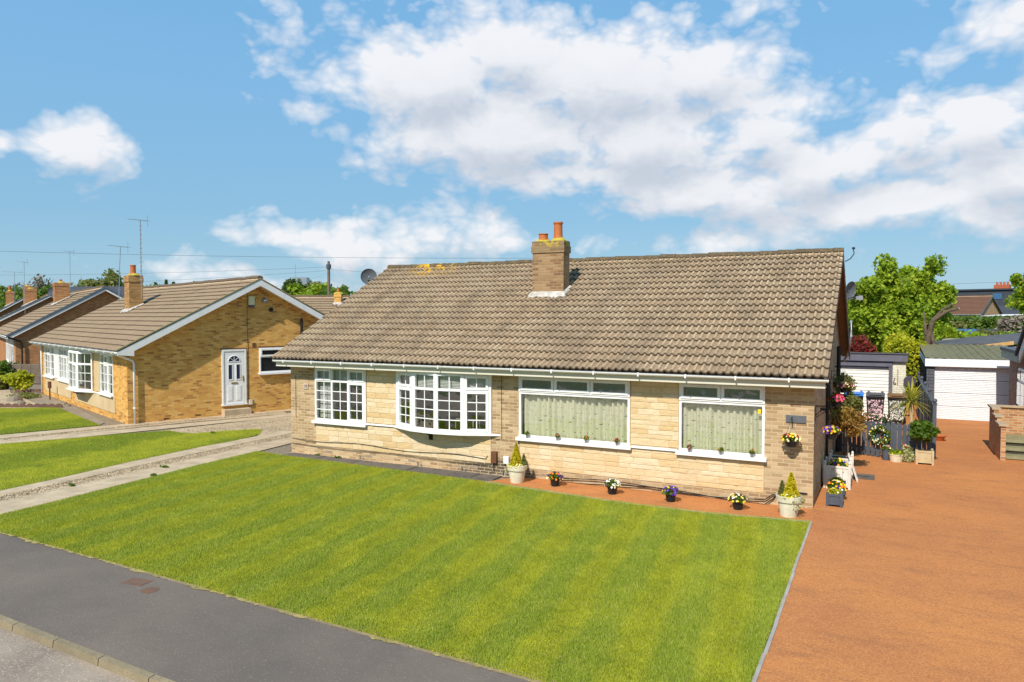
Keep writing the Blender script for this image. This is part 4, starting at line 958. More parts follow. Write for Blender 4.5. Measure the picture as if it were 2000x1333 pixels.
mb = MB()
for s, y0 in ((1, -.45), (-1, 9.92)): mb.prism([(.38, y0, 2.63), (.38, 4.73, 5.29), (.38, 4.73, 5.335), (.38, y0, 2.68)], (.075, 0, 0)).mark()
mb.build_pieces('verge', plain('verge_mortar', (.35, .28, .15), c2=(.2, .17, .07), scale=5), H2)
gutter(-W2-.25, .38, -.46, 2.6, H2)
gm = [(.36, 'f', 1, 1, 0), (.64, 'f', 2, 3, 0)]; g2 = [(.24, 'f', 1, 1, 0), (.76, 'f', 1, 3, 0)]; go_ = [(.24, 'o', 1, 1, 0), (.76, 'o', 1, 3, 0)]
def backed(o, x0, x1, z0=.9, z1=2.38):
    room(o, x0-.2, x1+.2, 0, 0, 3, .15)
    mb = MB(); mb.box(x0+.05, x0+.05+(x1-x0)*.14, .14, .17, z0+.05, z1-.05); mb.box(x1-.05-(x1-x0)*.14, x1-.05, .14, .17, z0+.05, z1-.05); mb.build('curtain', 'blind', o)
o = window(H2, (-13.45, 0), (-11.4, 0), .98, 2.4, [(.33, g2), (.34, go_), (.33, g2)]); backed(o, -13.45, -11.4)
mb = MB(); mb.box(-11.4, -10.45, -.03, .02, .98, 2.4); mb.build('infill_panel', 'white', H2)
o = window(H2, (-10.45, 0), (-8.25, 0), .98, 2.4, [(.25, g2), (.25, go_), (.25, go_), (.25, g2)]); backed(o, -10.45, -8.25)
bw_ = MB(); BQ = [(-7.55, -.03), (-6.75, -.38), (-5.35, -.38), (-4.5, -.03)]
bw_.prism([(-7.75, 0, .8), (-6.8, -.5, .8), (-5.3, -.5, .8), (-4.3, 0, .8)], (0, 0, .05)); bw_.prism([(x, y, 2.4) for x, y in [(-7.6, 0)]+BQ+[(-4.45, 0)]], (0, 0, .03))
bay2 = bw_.build('bay_window', 'white', H2)
for i, cs in enumerate(([(1, [(.3, 'f', 1, 1, 0), (.7, 'f', 2, 3, 0)])], [(.5, [(.3, 'f', 1, 1, 0), (.7, 'f', 1, 3, 0)]), (.5, [(.3, 'f', 1, 1, 0), (.7, 'o', 1, 3, 0)])], [(1, [(.3, 'f', 2, 1, 0), (.7, 'f', 2, 3, 0)])])):
    window(bay2, BQ[i], BQ[i+1], .85, 2.4, cs, name='casement', sill=False, fw=.07)
backed(bay2, -7.5, -4.55)
mb = MB(); mb.box(-7.6, -3.4, -.06, -.031, .815, .86); mb.build('sill_band', 'white', H2); mb = MB(); mb.box(-6.6, -5.9, -.3, -.01, .66, .79); mb.build('bay_bracket', 'brownbox', H2)
o = window(H2, (-3.45, 0), (-1.72, 0), .9, 2.4, [(.34, g2), (.33, go_), (.33, g2)]); backed(o, -3.45, -1.72)
# side gable: door, kitchen window, lantern, vents, pipes  (on plane x=0, facing +x)
TG = Matrix.Rotation(R(90), 4, 'Z')       # local x -> y, -y -> +x
def gbox(mb, a, b, d0, d1, z0, z1, mi=0): mb.box(d0, d1, a, b, z0, z1, mi)
mb = MB(); gbox(mb, 3.33, 3.40, 0, .05, .42, 2.55); gbox(mb, 4.21, 4.28, 0, .05, .42, 2.55); gbox(mb, 3.40, 4.21, 0, .05, 2.48, 2.55); gbox(mb, 3.3, 4.3, 0, .09, .38, .43)
gbox(mb, 3.42, 4.19, .0, .03, .44, 2.47)
for a, b, c, d in ((3.53, 3.74, .55, 1.15), (3.87, 4.08, .55, 1.15)):
    gbox(mb, a, b, .03, .04, c, d); gbox(mb, a+.03, b-.03, .04, .046, c+.03, d-.03)
def fan(mb, yc, zc, r, x, n=14, r0=0.): mb.add([(x, yc+r0*math.cos(math.pi), zc)]+[(x, yc+r*math.cos(math.pi*k/n), zc+r*math.sin(math.pi*k/n)) for k in range(n+1)], [(0, k+1, k+2) for k in range(n)])
dr = mb.build('side_door', 'white', H2)
mb = MB(); gbox(mb, 3.58, 3.72, .032, .034, 1.4, 1.95); gbox(mb, 3.89, 4.03, .032, .034, 1.4, 1.95); fan(mb, 3.805, 2.08, .22, .034)
mb.build('door_glass', 'solar', dr)
mb = MB()
for a in (3.56, 3.72, 3.87, 4.03): gbox(mb, a, a+.02, .03, .044, 1.38, 1.97)
for a in (3.56, 3.87): gbox(mb, a, a+.18, .03, .045, 1.36, 1.385); gbox(mb, a, a+.18, .03, .045, 1.96, 1.985)
for k in range(5):
    a = math.pi*k/4; mb.tube([(.04, 3.805, 2.08), (.04, 3.805+.22*math.cos(a), 2.08+.22*math.sin(a))], .008, 4)
mb.tube([(.04, 3.805+.23*math.cos(math.pi*k/12), 2.08+.23*math.sin(math.pi*k/12)) for k in range(13)], .012, 4)
mb.build('door_beading', 'white', dr)
mb = MB(); gbox(mb, 3.68, 3.93, .03, .05, 1.22, 1.27); gbox(mb, 4.13, 4.16, .03, .055, 1.3, 1.52); mb.tube([(.07, 4.145, 1.44), (.07, 4.05, 1.44)], .01, 5); mb.build('door_furniture', plain('brass', (.5, .33, .08), metal=.8, rough=.3), dr)
mb = MB(); mb.box(0, .32, 3.3, 4.36, 0, .25); mb.build('door_step', 'concrete', H2, bevel=.01)
T4 = (H2,)
wk = window(H2, (0, 4.82), (0, 6.45), 1.58, 2.58, [(1, [(.35, 'o', 1, 1, 0), (.65, 'f', 1, 1, 0)])], proud=.05)
mb = MB(); mb.box(.0, .004, 4.87, 6.4, 1.62, 2.54); mb.build('window_backing', 'black', wk)
mb = MB(); mb.box(.0, .012, 4.8, 6.47, 2.585, 2.63); mb.box(0, .012, 3.28, 4.32, 2.56, 2.6); mb.build('lintel', 'brownbox', H2)
mb = MB(); mb.box(0, .1, 4.4, 4.63, 4.28, 4.62); mb.box(.0, .11, 4.4, 4.63, 4.2, 4.275, 1); mb.build('alarm_box', [plain('alarm_cream', (.75, .72, .42)), 'dark_grey'], H2, bevel=.01)
mb = MB(); mb.tube([(0, 5.0, 4.55), (.12, 5.0, 4.6), (.2, 5.0, 4.55)], .015); mb.lathe([(.03, .12), (.12, .02), (.13, 0), (.1, -.06)], (.2, 5.0, 4.44), 12); mb.build('wall_lamp', 'dish', H2)
mb = MB(); mb.cyl((0, 5.33, 4.1), (.06, 5.33, 4.1), .085, n=18); mb.build('round_vent', 'black', H2)
mb = MB(); mb.cyl((.08, 6.62, 2.85), (.08, 6.62, 3.75), .055, n=12); mb.cyl((.08, 6.2, 0), (.08, 6.2, 1.1), .03, n=10); mb.box(0, .08, 6.18, 6.22, .8, .84); mb.build('flue_pipe', 'black', H2)
mb = MB(); mb.box(0, .02, 4.55, 4.68, 2.62, 2.78); mb.box(0, .012, 1.2, 1.42, .05, .12); mb.box(0, .012, 2.3, 2.52, .08, .15); mb.build('air_brick', 'brownbox', H2)
mb = MB(); mb.tube([(.012, 4.36, 5.0), (.012, 4.37, .6), (.02, 4.42, .1)], .007); mb.build('cable', 'cable', H2)
mb = MB(); mb.box(0, .07, 4.38, 4.5, .35, .55); mb.build('gas_box', 'fascia', H2)
mb = MB(); mb.tube([(.12, -.44, 2.56), (.06, -.36, 2.5), (.09, .16, 2.26), (.09, .2, 2.15), (.09, .2, 0)], .036, 8)
for z in (.55, 1.9): mb.cyl((.09, .2, z), (.09, .2, z+.05), .048, n=10)
mb.box(0, .06, .19, .21, .56, .6); mb.build('downpipe', 'white', H2, smooth=True)
mb = MB(); mb.tube([(-W2-.15, -.44, 2.56), (-W2-.05, -.12, 2.45), (-W2+.1, -.06, 2.35), (-W2+.1, -.06, 0)], .036, 8); mb.build('downpipe', 'white', H2, smooth=True)
mb = MB(); mb.cyl((-10.7, -.35, 0), (-10.7, -.35, .55), .03); mb.cyl((-10.7, -.35, .55), (-10.7, -.35, .85), .075, n=12)
o = mb.build('bollard_light', 'brownbox', H2)
chimney(H2, -8.66, -7.92, 2.3, 2.88, 3.7, 5.7, 'brick_chimo', cap=.3, pots=((.72, .4, .42, .12),), zslope=zs2)

# ------------------------------------------------------------------ third bungalow and those beyond (far left)
def semi(name, label, o, rz, W, D, ze, zr, wallm, tilem, bargem, chim, wins=(), ch_pots=((.3, .5, .2, .09),), bd=.2, gutterm='white', tiled=True, both=True, relief=.012, z0=-.3):
    t = thing(name, label, 'house', o, rz); yr = D/2; s = (zr-ze)/(yr+.4)
    mb = MB(); wall_front(mb, -W, 0, z0, ze+.05, 0, [(a, b, c, d) for a, b, c, d in wins]); gable(mb, 0, D, ze+.08, yr, zr-.12, z0); gable(mb, -W, D, ze+.08, yr, zr-.12, z0, -1); mb.quad((0, D, z0), (-W, D, z0), (-W, D, ze), (0, D, ze))
    mb.build('wall', wallm, t, uv=True)
    if tiled:
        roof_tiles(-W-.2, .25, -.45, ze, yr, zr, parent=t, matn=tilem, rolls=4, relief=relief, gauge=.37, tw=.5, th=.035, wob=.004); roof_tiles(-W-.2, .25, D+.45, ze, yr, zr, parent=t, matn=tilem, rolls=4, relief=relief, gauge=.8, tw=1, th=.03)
        ridge(-W-.2, .25, yr, zr+.05, t, tilem)
    mb = MB(); underlay(mb, -W-.2, .24, -.45, ze, yr, zr); underlay(mb, -W-.2, .24, D+.45, ze, yr, zr); mb.build('roof_deck', tilem if not tiled else 'brown_wood', t)
    mb = MB()
    for sg, ys in ((1, -.45), (-1, D+.45)):
        yy = ys+sg*.3
        mb.prism([(.24, ys, ze-.02), (.24, yr, zr-.02), (.24, yr, zr-.02-bd), (.24, yy, ze-.12)], (.03, 0, 0))
    mb.box(-W-.2, .22, -.41, -.38, ze-.2, ze-.03); mb.build('barge_board', bargem, t)
    mb = MB()
    for ys in (-.45, D+.45): mb.prism([(.25, ys, ze+.02), (.25, yr, zr+.03), (.25, yr, zr-.1), (.25, ys, ze-.1)], (.04, 0, 0))
    if bargem != 'grey_barge': mb.build('verge', 'grey_barge', t)
    gutter(-W-.2, .2, -.47, ze-.03, t, gutterm, brackets=3)
    zf = lambda y: ze+(y+.45)*s
    for a, b, c, d, top in chim: chimney(t, a, b, c, d, zf(c)-.3, top, wallm, cap=.24, pots=ch_pots, zslope=zf)
    for a, b, c, d in wins:
        o_ = window(t, (a, 0), (b, 0), c, d, [(.5, [(.25, 'f', 1, 1, 0), (.75, 'f', 1, 1, 0)])]*2); room(o_, a-.1, b+.1, 0, 0, 2.5, .15)
    return t
h3 = semi('bungalow', 'red brick bungalow with grey barge boards beyond the golden one', (-44.24, 9.54, 0), -25, 15, 9.4, 2.7, 5.64, 'brick_red', 'tile_flat', 'barge', [(-9.3, -8.4, 2.9, 3.8, 6.2)], wins=((-4.4, -1.2, .9, 2.4), (-7.6, -5.2, .9, 2.4)))
mb = MB()
for ys, yr_ in ((-.47, 4.7), (9.87, 4.7)): mb.prism([(.28, ys, 2.74), (.28, 4.7, 5.72), (.28, 4.7, 5.58), (.28, ys, 2.62)], (.03, 0, 0))
mb.build('verge_cap', 'grey_barge', h3)
mb = MB(); mb.tube([(.1, -.42, 2.62), (.12, .25, 2.35), (.12, .3, 2.2), (.12, .3, -.1)], .045, 8); mb.build('downpipe', 'black', h3)
h4 = semi('bungalow', 'buff roofed bungalow with white barge and two chimneys at the left edge', (-62.1, 16.8, 0), -28, 15, 9.4, 2.7, 5.65, 'brick_red', 'tile_flat', 'barge', [(-5.2, -4.2, 3.0, 3.9, 6.2), (-7.8, -7.0, 3.0, 3.7, 6.5)])
h5 = semi('bungalow', 'farthest buff roofed bungalow at the left edge with a brown chimney', (-78.7, 24.3, 0), -30, 14, 9.4, 2.7, 5.9, 'brick_red', 'tile_flat', 'barge', [(-2.5, -1.8, 2.9, 3.6, 6.4)], ch_pots=((.5, .5, .5, .13),))
semi('house', 'dark roofed house in the far left background', (-88, 52, 0), 20, 16, 9, 4.0, 8.2, 'brick_brown', 'slate', 'barge', [], tiled=False)
# aerials
def aerial(name, label, base, h, elems, lean=0, lattice=False, L=.75, rz=0):
    t = thing(name, label, 'aerial', base, rz)
    mb = MB(); mb.tube([(0, 0, -.6), (lean*.5, 0, h*.5), (lean, 0, h)], .018 if lattice else .015, 6)
    if lattice:
        for k in range(int(h/.18)): mb.cyl((-.03+lean*k*.18/h, 0, k*.18), (.035+lean*k*.18/h, 0, k*.18+.02), .024, n=6)
    mb.build('mast', 'metal', t)
    mb = MB(); mb.tube([(lean-L*.6, 0, h+.05), (lean+L*.4, 0, h-.03)], .009, 4)
    for k in range(elems): x = lean-L*.6+L*k/(elems-1); mb.tube([(x, -.16-.01*k, h+.05-.08*k/elems), (x, .16+.01*k, h+.05-.08*k/elems)], .005, 4)
    mb.tube([(lean+L*.38, 0, h-.25), (lean+L*.38, 0, h+.2)], .01, 4)
    mb.build('antenna', 'metal', t); return t
aerial('tv_aerial', 'tall thin aerial mast rising beside the golden brick chimney', (-25.2, 3.85, 5.1), 2.55, 8, lattice=True, rz=30)
aerial('tv_aerial', 'shorter leaning aerial left of the tall mast', (-25.95, 3.4, 5.0), 1.6, 7, lean=.1, rz=30)
aerial('tv_aerial', 'aerial on a long pole behind the second chimney from the left', (-51.2, 17.2, 5.4), 3.1, 7, rz=30)
aerial('tv_aerial', 'grey aerial pole in the gap before the second chimney', (-52.2, 14.6, 4.6), 3.0, 6, rz=10)
aerial('tv_aerial', 'aerial with a wide head over the pair of chimneys', (-65, 21, 5.6), 2.0, 7, L=1.6, rz=30)
dish('satellite_dish', 'dark satellite dish between far left chimneys', (-58.3, 20.2, 5.75), 35, .42, 10)
# telegraph pole and wires
t = thing('telegraph_pole', 'wooden telegraph pole behind the roofs left of the main house', 'utility pole', (-39.53, 31.4, 0))
mb = MB(); mb.cyl((0, 0, -.2), (0, 0, 8.25), .15, .11, n=10); mb.build('pole', 'wood_grey', t); mb = MB(); mb.cyl((0, 0, 7.75), (0, 0, 8.1), .2, n=10); mb.cyl((0, 0, 8.25), (0, 0, 8.36), .09, n=8); mb.build('pole_cap', 'dark_grey', t)
def wire(label, a, b, sag, r=.0075, grp='overhead wires'):
    a = Vector(a); b = Vector(b); mb = MB(); mb.tube([a.lerp(b, i/24)-Vector((0, 0, sag*4*(i/24)*(1-i/24))) for i in range(25)], r, 4)
    return tag(mb.build('overhead_wire', 'cable'), label, 'wire', grp)
wire('highest overhead wire crossing the sky above the left roofs', (-75, -4, 9.2), (-18.1, 25.4, 7.42), .5)
wire('overhead wire rising on right of the chimney', (-17.8, 25.6, 7.42), (-2, 33, 7.4), .1)
wire('overhead wire from the pole towards the left edge', (-39.5, 31.4, 7.9), (-95, 12, 8.2), .6)
wire('lower overhead wire from the pole towards the left edge', (-39.5, 31.4, 7.6), (-92, 20, 6.9), .5)
wire('overhead wire from the pole towards the main roof', (-39.5, 31.4, 7.7), (-26, 38, 7.2), .2)
wire('short service wire running from the pole to the golden gable', (-39.5, 31.4, 7.5), (-22.3, 5.6, 4.95), .35, r=.005)
wire('upper overhead wire beside the big tree on the right', (-2, 50.7, 6.2), (16, 59.5, 6.95), .05)
wire('lower overhead wire beside the big tree on the right', (-2, 50.9, 5.95), (16, 59.5, 6.35), .1)

# ------------------------------------------------------------------ garages and the drive beyond
G1 = thing('garage', 'garage with cream roller door behind the wheelie bins', 'garage', (0, 15, 0))
mb = MB(); mb.box(-1.4, -1.25, 0, 5.39, 0, 2.12); mb.box(1.55, 1.98, 0, .25, 0, 2.25); mb.box(1.83, 1.98, .25, 5.5, 0, 2.12); mb.box(-1.4, 1.829, 5.4, 5.5, 0, 2.12); mb.build('wall', 'brick_white', G1, uv=True)
mb = MB(); mb.box(-1.45, 2.03, -.14, -.1, 2.17, 2.44); mb.box(-1.45, 2.03, -.099, 0, 2.2, 2.4); mb.box(-1.4, 1.54, -.06, .1, 1.97, 2.165); mb.box(1.42, 1.55, -.04, .12, 0, 1.97); mb.box(-1.3, 1.42, .0, .1, 1.9, 1.97); mb.build('fascia', 'mauve', G1)
mb = MB(); mb.prism([(-1.5, -.18, 2.441), (-1.5, -.18, 2.49), (-1.5, 5.6, 2.22), (-1.5, 5.6, 2.17)], (3.58, 0, 0)); mb.build('roof', 'felt', G1)
mb = MB(); z = .02
while z < 1.9: mb.add([(-1.25, .10, z), (1.42, .10, z), (1.42, .07, z+.03), (-1.25, .07, z+.03), (1.42, .075, z+.11), (-1.25, .075, z+.11), (1.42, .10, z+.125), (-1.25, .10, z+.125)], [(0, 1, 2, 3), (3, 2, 4, 5), (5, 4, 6, 7)]); z += .125
mb.build('roller_door', plain('cream_roller', (.8, .76, .68), var=.04, rough=.45), G1)
mb = MB(); mb.tube([(1.72, -.01, 1.9), (1.72, -.03, 1.3)], .012); mb.tube([(1.62, -.02, 1.55), (1.58, -.08, 1.4), (1.66, -.05, 1.35)], .02); mb.build('wall_ornament', 'rust', G1)
G2 = thing('garage', 'white sectional garage with mossy corrugated roof at the end of the drive', 'garage', (0, 15.7, 0))
mb = MB(); mb.box(2.68, 2.94, 0, .2, 0, 1.98); mb.box(2.68, 2.74, .2, 5.4, 0, 2.1); mb.box(5.6, 5.8, 0, 5.4, 0, 2); mb.box(2.7, 5.8, 5.3, 5.4, 0, 2); mb.build('wall', 'brick_grey' if 'brick_grey' in M else brick('brick_grey', [(0, (.09, .095, .11)), (1, (.13, .135, .15))], (.05, .05, .06), bw=.5, bh=.12), G2, uv=True)
mb = MB(); mb.box(2.62, 5.85, -.12, -.07, 1.99, 2.27); mb.add([(2.62, -.12, 1.99), (2.62, -.12, 2.27), (2.62, 5.6, 2.45), (2.62, 5.6, 2.2)], [(0, 1, 2, 3)]); mb.build('fascia', 'steel_white', G2)
mb = MB(); n = 96
V = [(2.63+3.2*i/n, y, z+.022*math.sin(i*2*math.pi/8)) for y, z in ((-.1, 2.29), (5.6, 2.62)) for i in range(n+1)]
mb.add(V, [(i, i+1, n+2+i, n+1+i) for i in range(n)]); mb.build('roof', 'greenroof', G2)
mb = MB(); z = .03; k = 0
while z < 1.95:
    mb.add([(2.94, .085, z), (5.6, .085, z), (5.6, .062, z+.012), (2.94, .062, z+.012), (5.6, .062, z+.046), (2.94, .062, z+.046), (5.6, .085, z+.058), (2.94, .085, z+.058)], [(0, 1, 2, 3), (3, 2, 4, 5), (5, 4, 6, 7)]); z += .06; k += 1
    if k % 8 == 0: z += .012
mb.build('sectional_door', 'steel_white', G2)
# dark sloping roof with new timber rafters behind the garage
S1 = thing('outbuilding', 'grey felt roofed outbuilding with new timber edge behind the white garage', 'outbuilding', (0, 22, 0))
mb = MB(); mb.prism([(2.9, 0, 2.5), (8, 0, 2.75), (8, 4.5, 3.1), (2.9, 4.5, 2.55)], (0, 0, .05)); mb.build('roof', 'felt', S1)
mb = MB(); mb.prism([(4.6, -.06, 2.42), (6.2, -.06, 2.62), (6.2, -.06, 2.78), (4.6, -.06, 2.52)], (0, .05, 0)); mb.prism([(5.2, -.3, 2.3), (6.3, -.25, 2.45), (6.3, -.25, 2.56), (5.2, -.3, 2.4)], (0, .05, 0)); mb.build('rafter', 'new_wood', S1)
mb = MB(); mb.box(3.1, 7.8, .1, 4.4, 0, 2.5); mb.build('wall', 'wood_grey', S1)
S2 = thing('outbuilding', 'low outbuilding with pale barrel vaulted roof', 'outbuilding', (4.4, 25.5, 0))
mb = MB(); n = 14; V = [(-1.25*math.cos(math.pi*i/n), y, 2.35+.42*math.sin(math.pi*i/n)) for y in (0, 4) for i in range(n+1)]
mb.add(V, [(i, i+1, n+2+i, n+1+i) for i in range(n)]+[tuple(range(n+1))]); mb.build('roof', stripesm('vault_sheet', (.34, .33, .26), (.26, .25, .2), 3, 1), S2)
mb = MB(); mb.box(-1.2, 1.2, .1, 3.9, 0, 2.35); mb.box(-2.0, -1.15, .0, .05, 2.3, 2.38); mb.build('wall', 'white_wood', S2)

# ------------------------------------------------------------------ right-hand house and stepped brick wall
H6 = thing('house', 'brown brick house at the right edge with flat roofed side wing', 'house', (5.1, 14.6, 0))
def wall_x(mb, x, y0, y1, z0, z1, holes, depth=.12):
    ys = sorted({y0, y1, *[h[0] for h in holes], *[h[1] for h in holes]}); zs = sorted({z0, z1, *[h[2] for h in holes], *[h[3] for h in holes]})
    for a, b in zip(ys, ys[1:]):
        for c, d in zip(zs, zs[1:]):
            if any(h[0] < (a+b)/2 < h[1] and h[2] < (c+d)/2 < h[3] for h in holes): continue
            mb.quad((x, a, c), (x, a, d), (x, b, d), (x, b, c))
    for a, b, c, d in holes:
        X = x+depth; mb.quad((x, a, c), (X, a, c), (X, b, c), (x, b, c)); mb.quad((x, a, d), (x, b, d), (X, b, d), (X, a, d)); mb.quad((x, a, c), (x, a, d), (X, a, d), (X, a, c)); mb.quad((x, b, c), (X, b, c), (X, b, d), (x, b, d))
mb = MB(); wall_x(mb, 0, -7.5, 0, 0, 2.6, [(-3.0, -1.55, .95, 2.2)]); mb.quad((0, 0, 0), (0, 0, 2.6), (6, 0, 2.6), (6, 0, 0)); mb.quad((0, -7.5, 0), (7, -7.5, 0), (7, -7.5, 2.6), (0, -7.5, 2.6)); mb.build('wall', 'brick_brown', H6, uv=True)
mb = MB(); mb.box(-.22, 6, -3.2, .2, 2.42, 2.68); mb.build('fascia', plain('pale_green_fascia', (.32, .36, .3), c2=(.24, .27, .22)), H6)
mb = MB(); mb.box(-.26, 6, -3.25, .24, 2.681, 2.78); mb.build('flat_roof', 'dark_grey', H6)
mb = MB(); mb.prism([(-.22, -3.4, 2.42), (-.22, -3.4, 2.72), (-.22, -9, 6.0), (-.22, -9, 5.6)], (.05, 0, 0)); mb.build('barge_board', 'barge', H6)
mb = MB(); mb.prism([(-.28, -3.1, 2.62), (-.28, -3.1, 2.75), (-.28, -9, 6.2), (-.28, -9, 6.0)], (7, 0, 0)); mb.build('roof', 'slate', H6)
wr = window(H6, (0, -1.55), (0, -3.0), .95, 2.2, [(.5, [(.35, 'o', 1, 1, 0), (.65, 'f', 1, 1, 0)])]*2, proud=-.04, sill_over=.12)
mb = MB(); mb.quad((.2, -3, .95), (.2, -1.5, .95), (.2, -1.5, 2.2), (.2, -3, 2.2)); mb.build('blind', 'blind', wr)
BW = thing('brick_wall', 'stepped orange brick wall with stone copings and steps on the drive', 'wall', (4.0, 7.4, 0))
mb = MB(); mb.box(-.0, .11, 0, .75, -.02, .95); mb.box(-.0, .11, .75, 1.35, -.02, 1.09); mb.box(-.0, .11, 1.35, 2.3, -.02, 1.23); mb.box(.11, 1.6, 2.2, 2.31, -.02, 1.22); mb.build('wall', 'brick_orange', BW, uv=True)
mb = MB(); mb.box(-.05, .16, -.05, .78, .951, 1.0); mb.box(-.05, .16, .72, 1.38, 1.091, 1.14); mb.box(-.05, .16, 1.32, 2.36, 1.231, 1.28); mb.box(.161, 1.6, 2.15, 2.36, 1.223, 1.272); mb.build('coping', plain('coping_stone', (.5, .36, .22), scale=5), BW)
mb = MB()
for k in range(3): mb.box(.112, 1.8, .3+k*.35, 2.19, .05+.17*k, .13+.17*k); mb.box(.112, 1.8, .36+k*.35, 2.19, -.02+.17*k, .05+.17*k, 1)
mb.build('step', [plain('mossy_slab', (.3, .27, .15), c2=(.2, .19, .1), scale=4), 'slab'], BW)

# ------------------------------------------------------------------ grey fence, picket gate
RF = thing('railing_fence', 'dark grey railing fence with ball finials running back to the garages', 'fence', (2.45, 6.85, 0))
mb = MB(); mb.box(-.045, .045, -.045, .045, 0, 1.5); mb.box(-.06, .06, -.06, .06, 1.5, 1.53); mb.lathe([(0, .13), (.045, .11), (.06, .065), (.045, .02), (.02, 0)], (0, 0, 1.53), 14); mb.build('post', 'dark_grey', RF)
for i, y in enumerate((2.4, 4.8, 7.2, 9.6)):
    mb = MB(); mb.box(-.04, .04, y-.04, y+.04, 0, 1.6); mb.lathe([(0, .13), (.045, .11), (.06, .065), (.045, .02), (.02, 0)], (0, y, 1.6), 12); mb.build('post', 'dark_grey', RF)
mb = MB(); mb.box(-.035, .035, .05, 10.2, 1.42, 1.5).mark(); mb.box(-.03, .03, .05, 10.2, .12, .19); mb.build_pieces('rail', 'dark_grey', RF)
mb = MB(); y = .14
while y < 10.1: mb.box(-.014, .014, y-.03, y+.03, .19, 1.42); y += .095
mb.build('slat', 'dark_grey', RF)
mb = MB(); mb.cyl((2.1, 14.83, 1.46), (2.1, 14.87, 1.46), .2, n=20); mb.build('x', 'dark_grey') if False else tag(mb.build('round_plaque', plain('dark_disc', (.07, .06, .085))), 'dark round disc fixed high beside the cream garage pier', 'ornament')
def picket_run(t, x0, x1, y0, y1, n, h=1.0, w_=.095):
    mb = MB(); P0 = Vector((x0, y0, 0)); P1 = Vector((x1, y1, 0)); d = P1-P0; ang = math.atan2(d.y, d.x)
    for i in range(n):
        c = P0.lerp(P1, (i+.5)/n); T = Matrix.Translation(c) @ Matrix.Rotation(ang, 4, 'Z'); hh = h+.01*math.sin(i*2)
        poly = [(-w_/2, 0, .05), (w_/2, 0, .05), (w_/2, 0, hh-.045)]+[(w_/2*math.cos(a), 0, hh-.045+w_/2*math.sin(a)) for a in [math.pi*k/8 for k in range(1, 8)]]+[(-w_/2, 0, hh-.045)]
        mb.prism([T @ Vector(p) for p in poly], T.to_3x3() @ Vector((0, -.018, 0)))
    o = mb.build('pickets', 'dark_grey', t)
    mb = MB(); T = Matrix.Translation(P0) @ Matrix.Rotation(ang, 4, 'Z')
    for z in (.2, .8): mb.box(0, d.length, .002, .03, z, z+.07, 0, T).mark()
    mb.build_pieces('rail', 'dark_grey', t); return o
PG = thing('picket_gate', 'charcoal picket gate with a wreath across the side passage', 'gate')
picket_run(PG, .12, 1.42, 6.95, 6.42, 11, .98, .1)
PF = thing('picket_fence', 'short charcoal picket fence between gate and grey post', 'fence')
picket_run(PF, 1.46, 2.38, 6.42, 6.6, 8, .98, .1); mb = MB(); mb.box(1.42, 1.48, 6.42, 6.48, 0, 1.02); mb.build('post', 'dark_grey', PF)

# ------------------------------------------------------------------ wheelie bins
def bin_(name, label, x, y, lidm, front=None, rz=0):
    t = thing(name, label, 'wheelie bin', (x, y, .03), rz, 'wheelie bins in a row')
    mb = MB(); a, b = .24, .29; v = [(-a, -.24, .06), (a, -.24, .06), (a, .26, .06), (-a, .26, .06), (-b, -.36, .96), (b, -.36, .96), (b, .34, .96), (-b, .34, .96)]
    mb.add(v, [(3, 2, 1, 0), (0, 1, 5, 4), (1, 2, 6, 5), (2, 3, 7, 6), (3, 0, 4, 7)]); mb.box(-.3, .3, -.375, -.34, .9, .965); mb.build('body', 'black', t, bevel=.012)
    mb = MB(); mb.prism([(-.3, -.4, .97), (-.3, .36, .97), (-.3, .36, 1.03), (-.3, .2, 1.07), (-.3, -.3, 1.05), (-.3, -.4, 1.0)], (.6, 0, 0)); mb.box(-.2, .2, -.42, -.3, 1.03, 1.06); mb.box(-.26, -.18, .2, .36, 1.05, 1.1); mb.box(.18, .26, .2, .36, 1.05, 1.1)
    mb.build('lid', lidm, t, bevel=.01)
    mb = MB(); mb.cyl((-.22, .37, 1.0), (.22, .37, 1.0), .018, n=8); mb.build('handle', 'black', t)
    for s in (-1, 1):
        mb = MB(); mb.cyl((s*.25, .27, .1), (s*.3, .27, .1), .1, n=16); mb.build('wheel', 'black', t)
    if front:
        mb = MB(); mb.add([(-.2, -.258, .16), (.2, -.258, .16), (.25, -.352, .86), (-.25, -.352, .86)], [(0, 1, 2, 3)]); mb.build('sticker_panel', front, t)
    return t
def blossom(name, cols, bgc):
    m, n, p = mat(name); oc = OC(n); v = n.n('ShaderNodeTexVoronoi', i_Vector=oc); v.inputs['Scale'].default_value = 24
    k = n.noise(oc, 5, 2)
    c = n.ramp(n.n('ShaderNodeSeparateColor', i_0=v.outputs['Color']).outputs[0], [(i/(len(cols)-1), q) for i, q in enumerate(cols)])
    f = n.math('MULTIPLY', n.mapr(v.outputs['Distance'], .6, .4), n.mapr(k, .38, .46)); n.put(p.inputs['Base Color'], n.mix(f, bgc, c)); return m
bin_('wheelie_bin', 'wheelie bin with blue lid, leftmost of the row', .32, 13.6, 'blue')
bin_('wheelie_bin', 'wheelie bin with grey lid and pink blossom stickers in the middle', 1.0, 13.6, 'greylid', blossom('blossom_pink', [(.8, .55, .6), (.85, .7, .72), (.7, .3, .42)], (.03, .025, .025)))
bin_('wheelie_bin', 'wheelie bin with brown lid and white blossom stickers beside the fence', 1.68, 13.6, 'brownlid', blossom('blossom_white', [(.75, .75, .68), (.6, .62, .5), (.8, .8, .8)], (.08, .09, .06)))

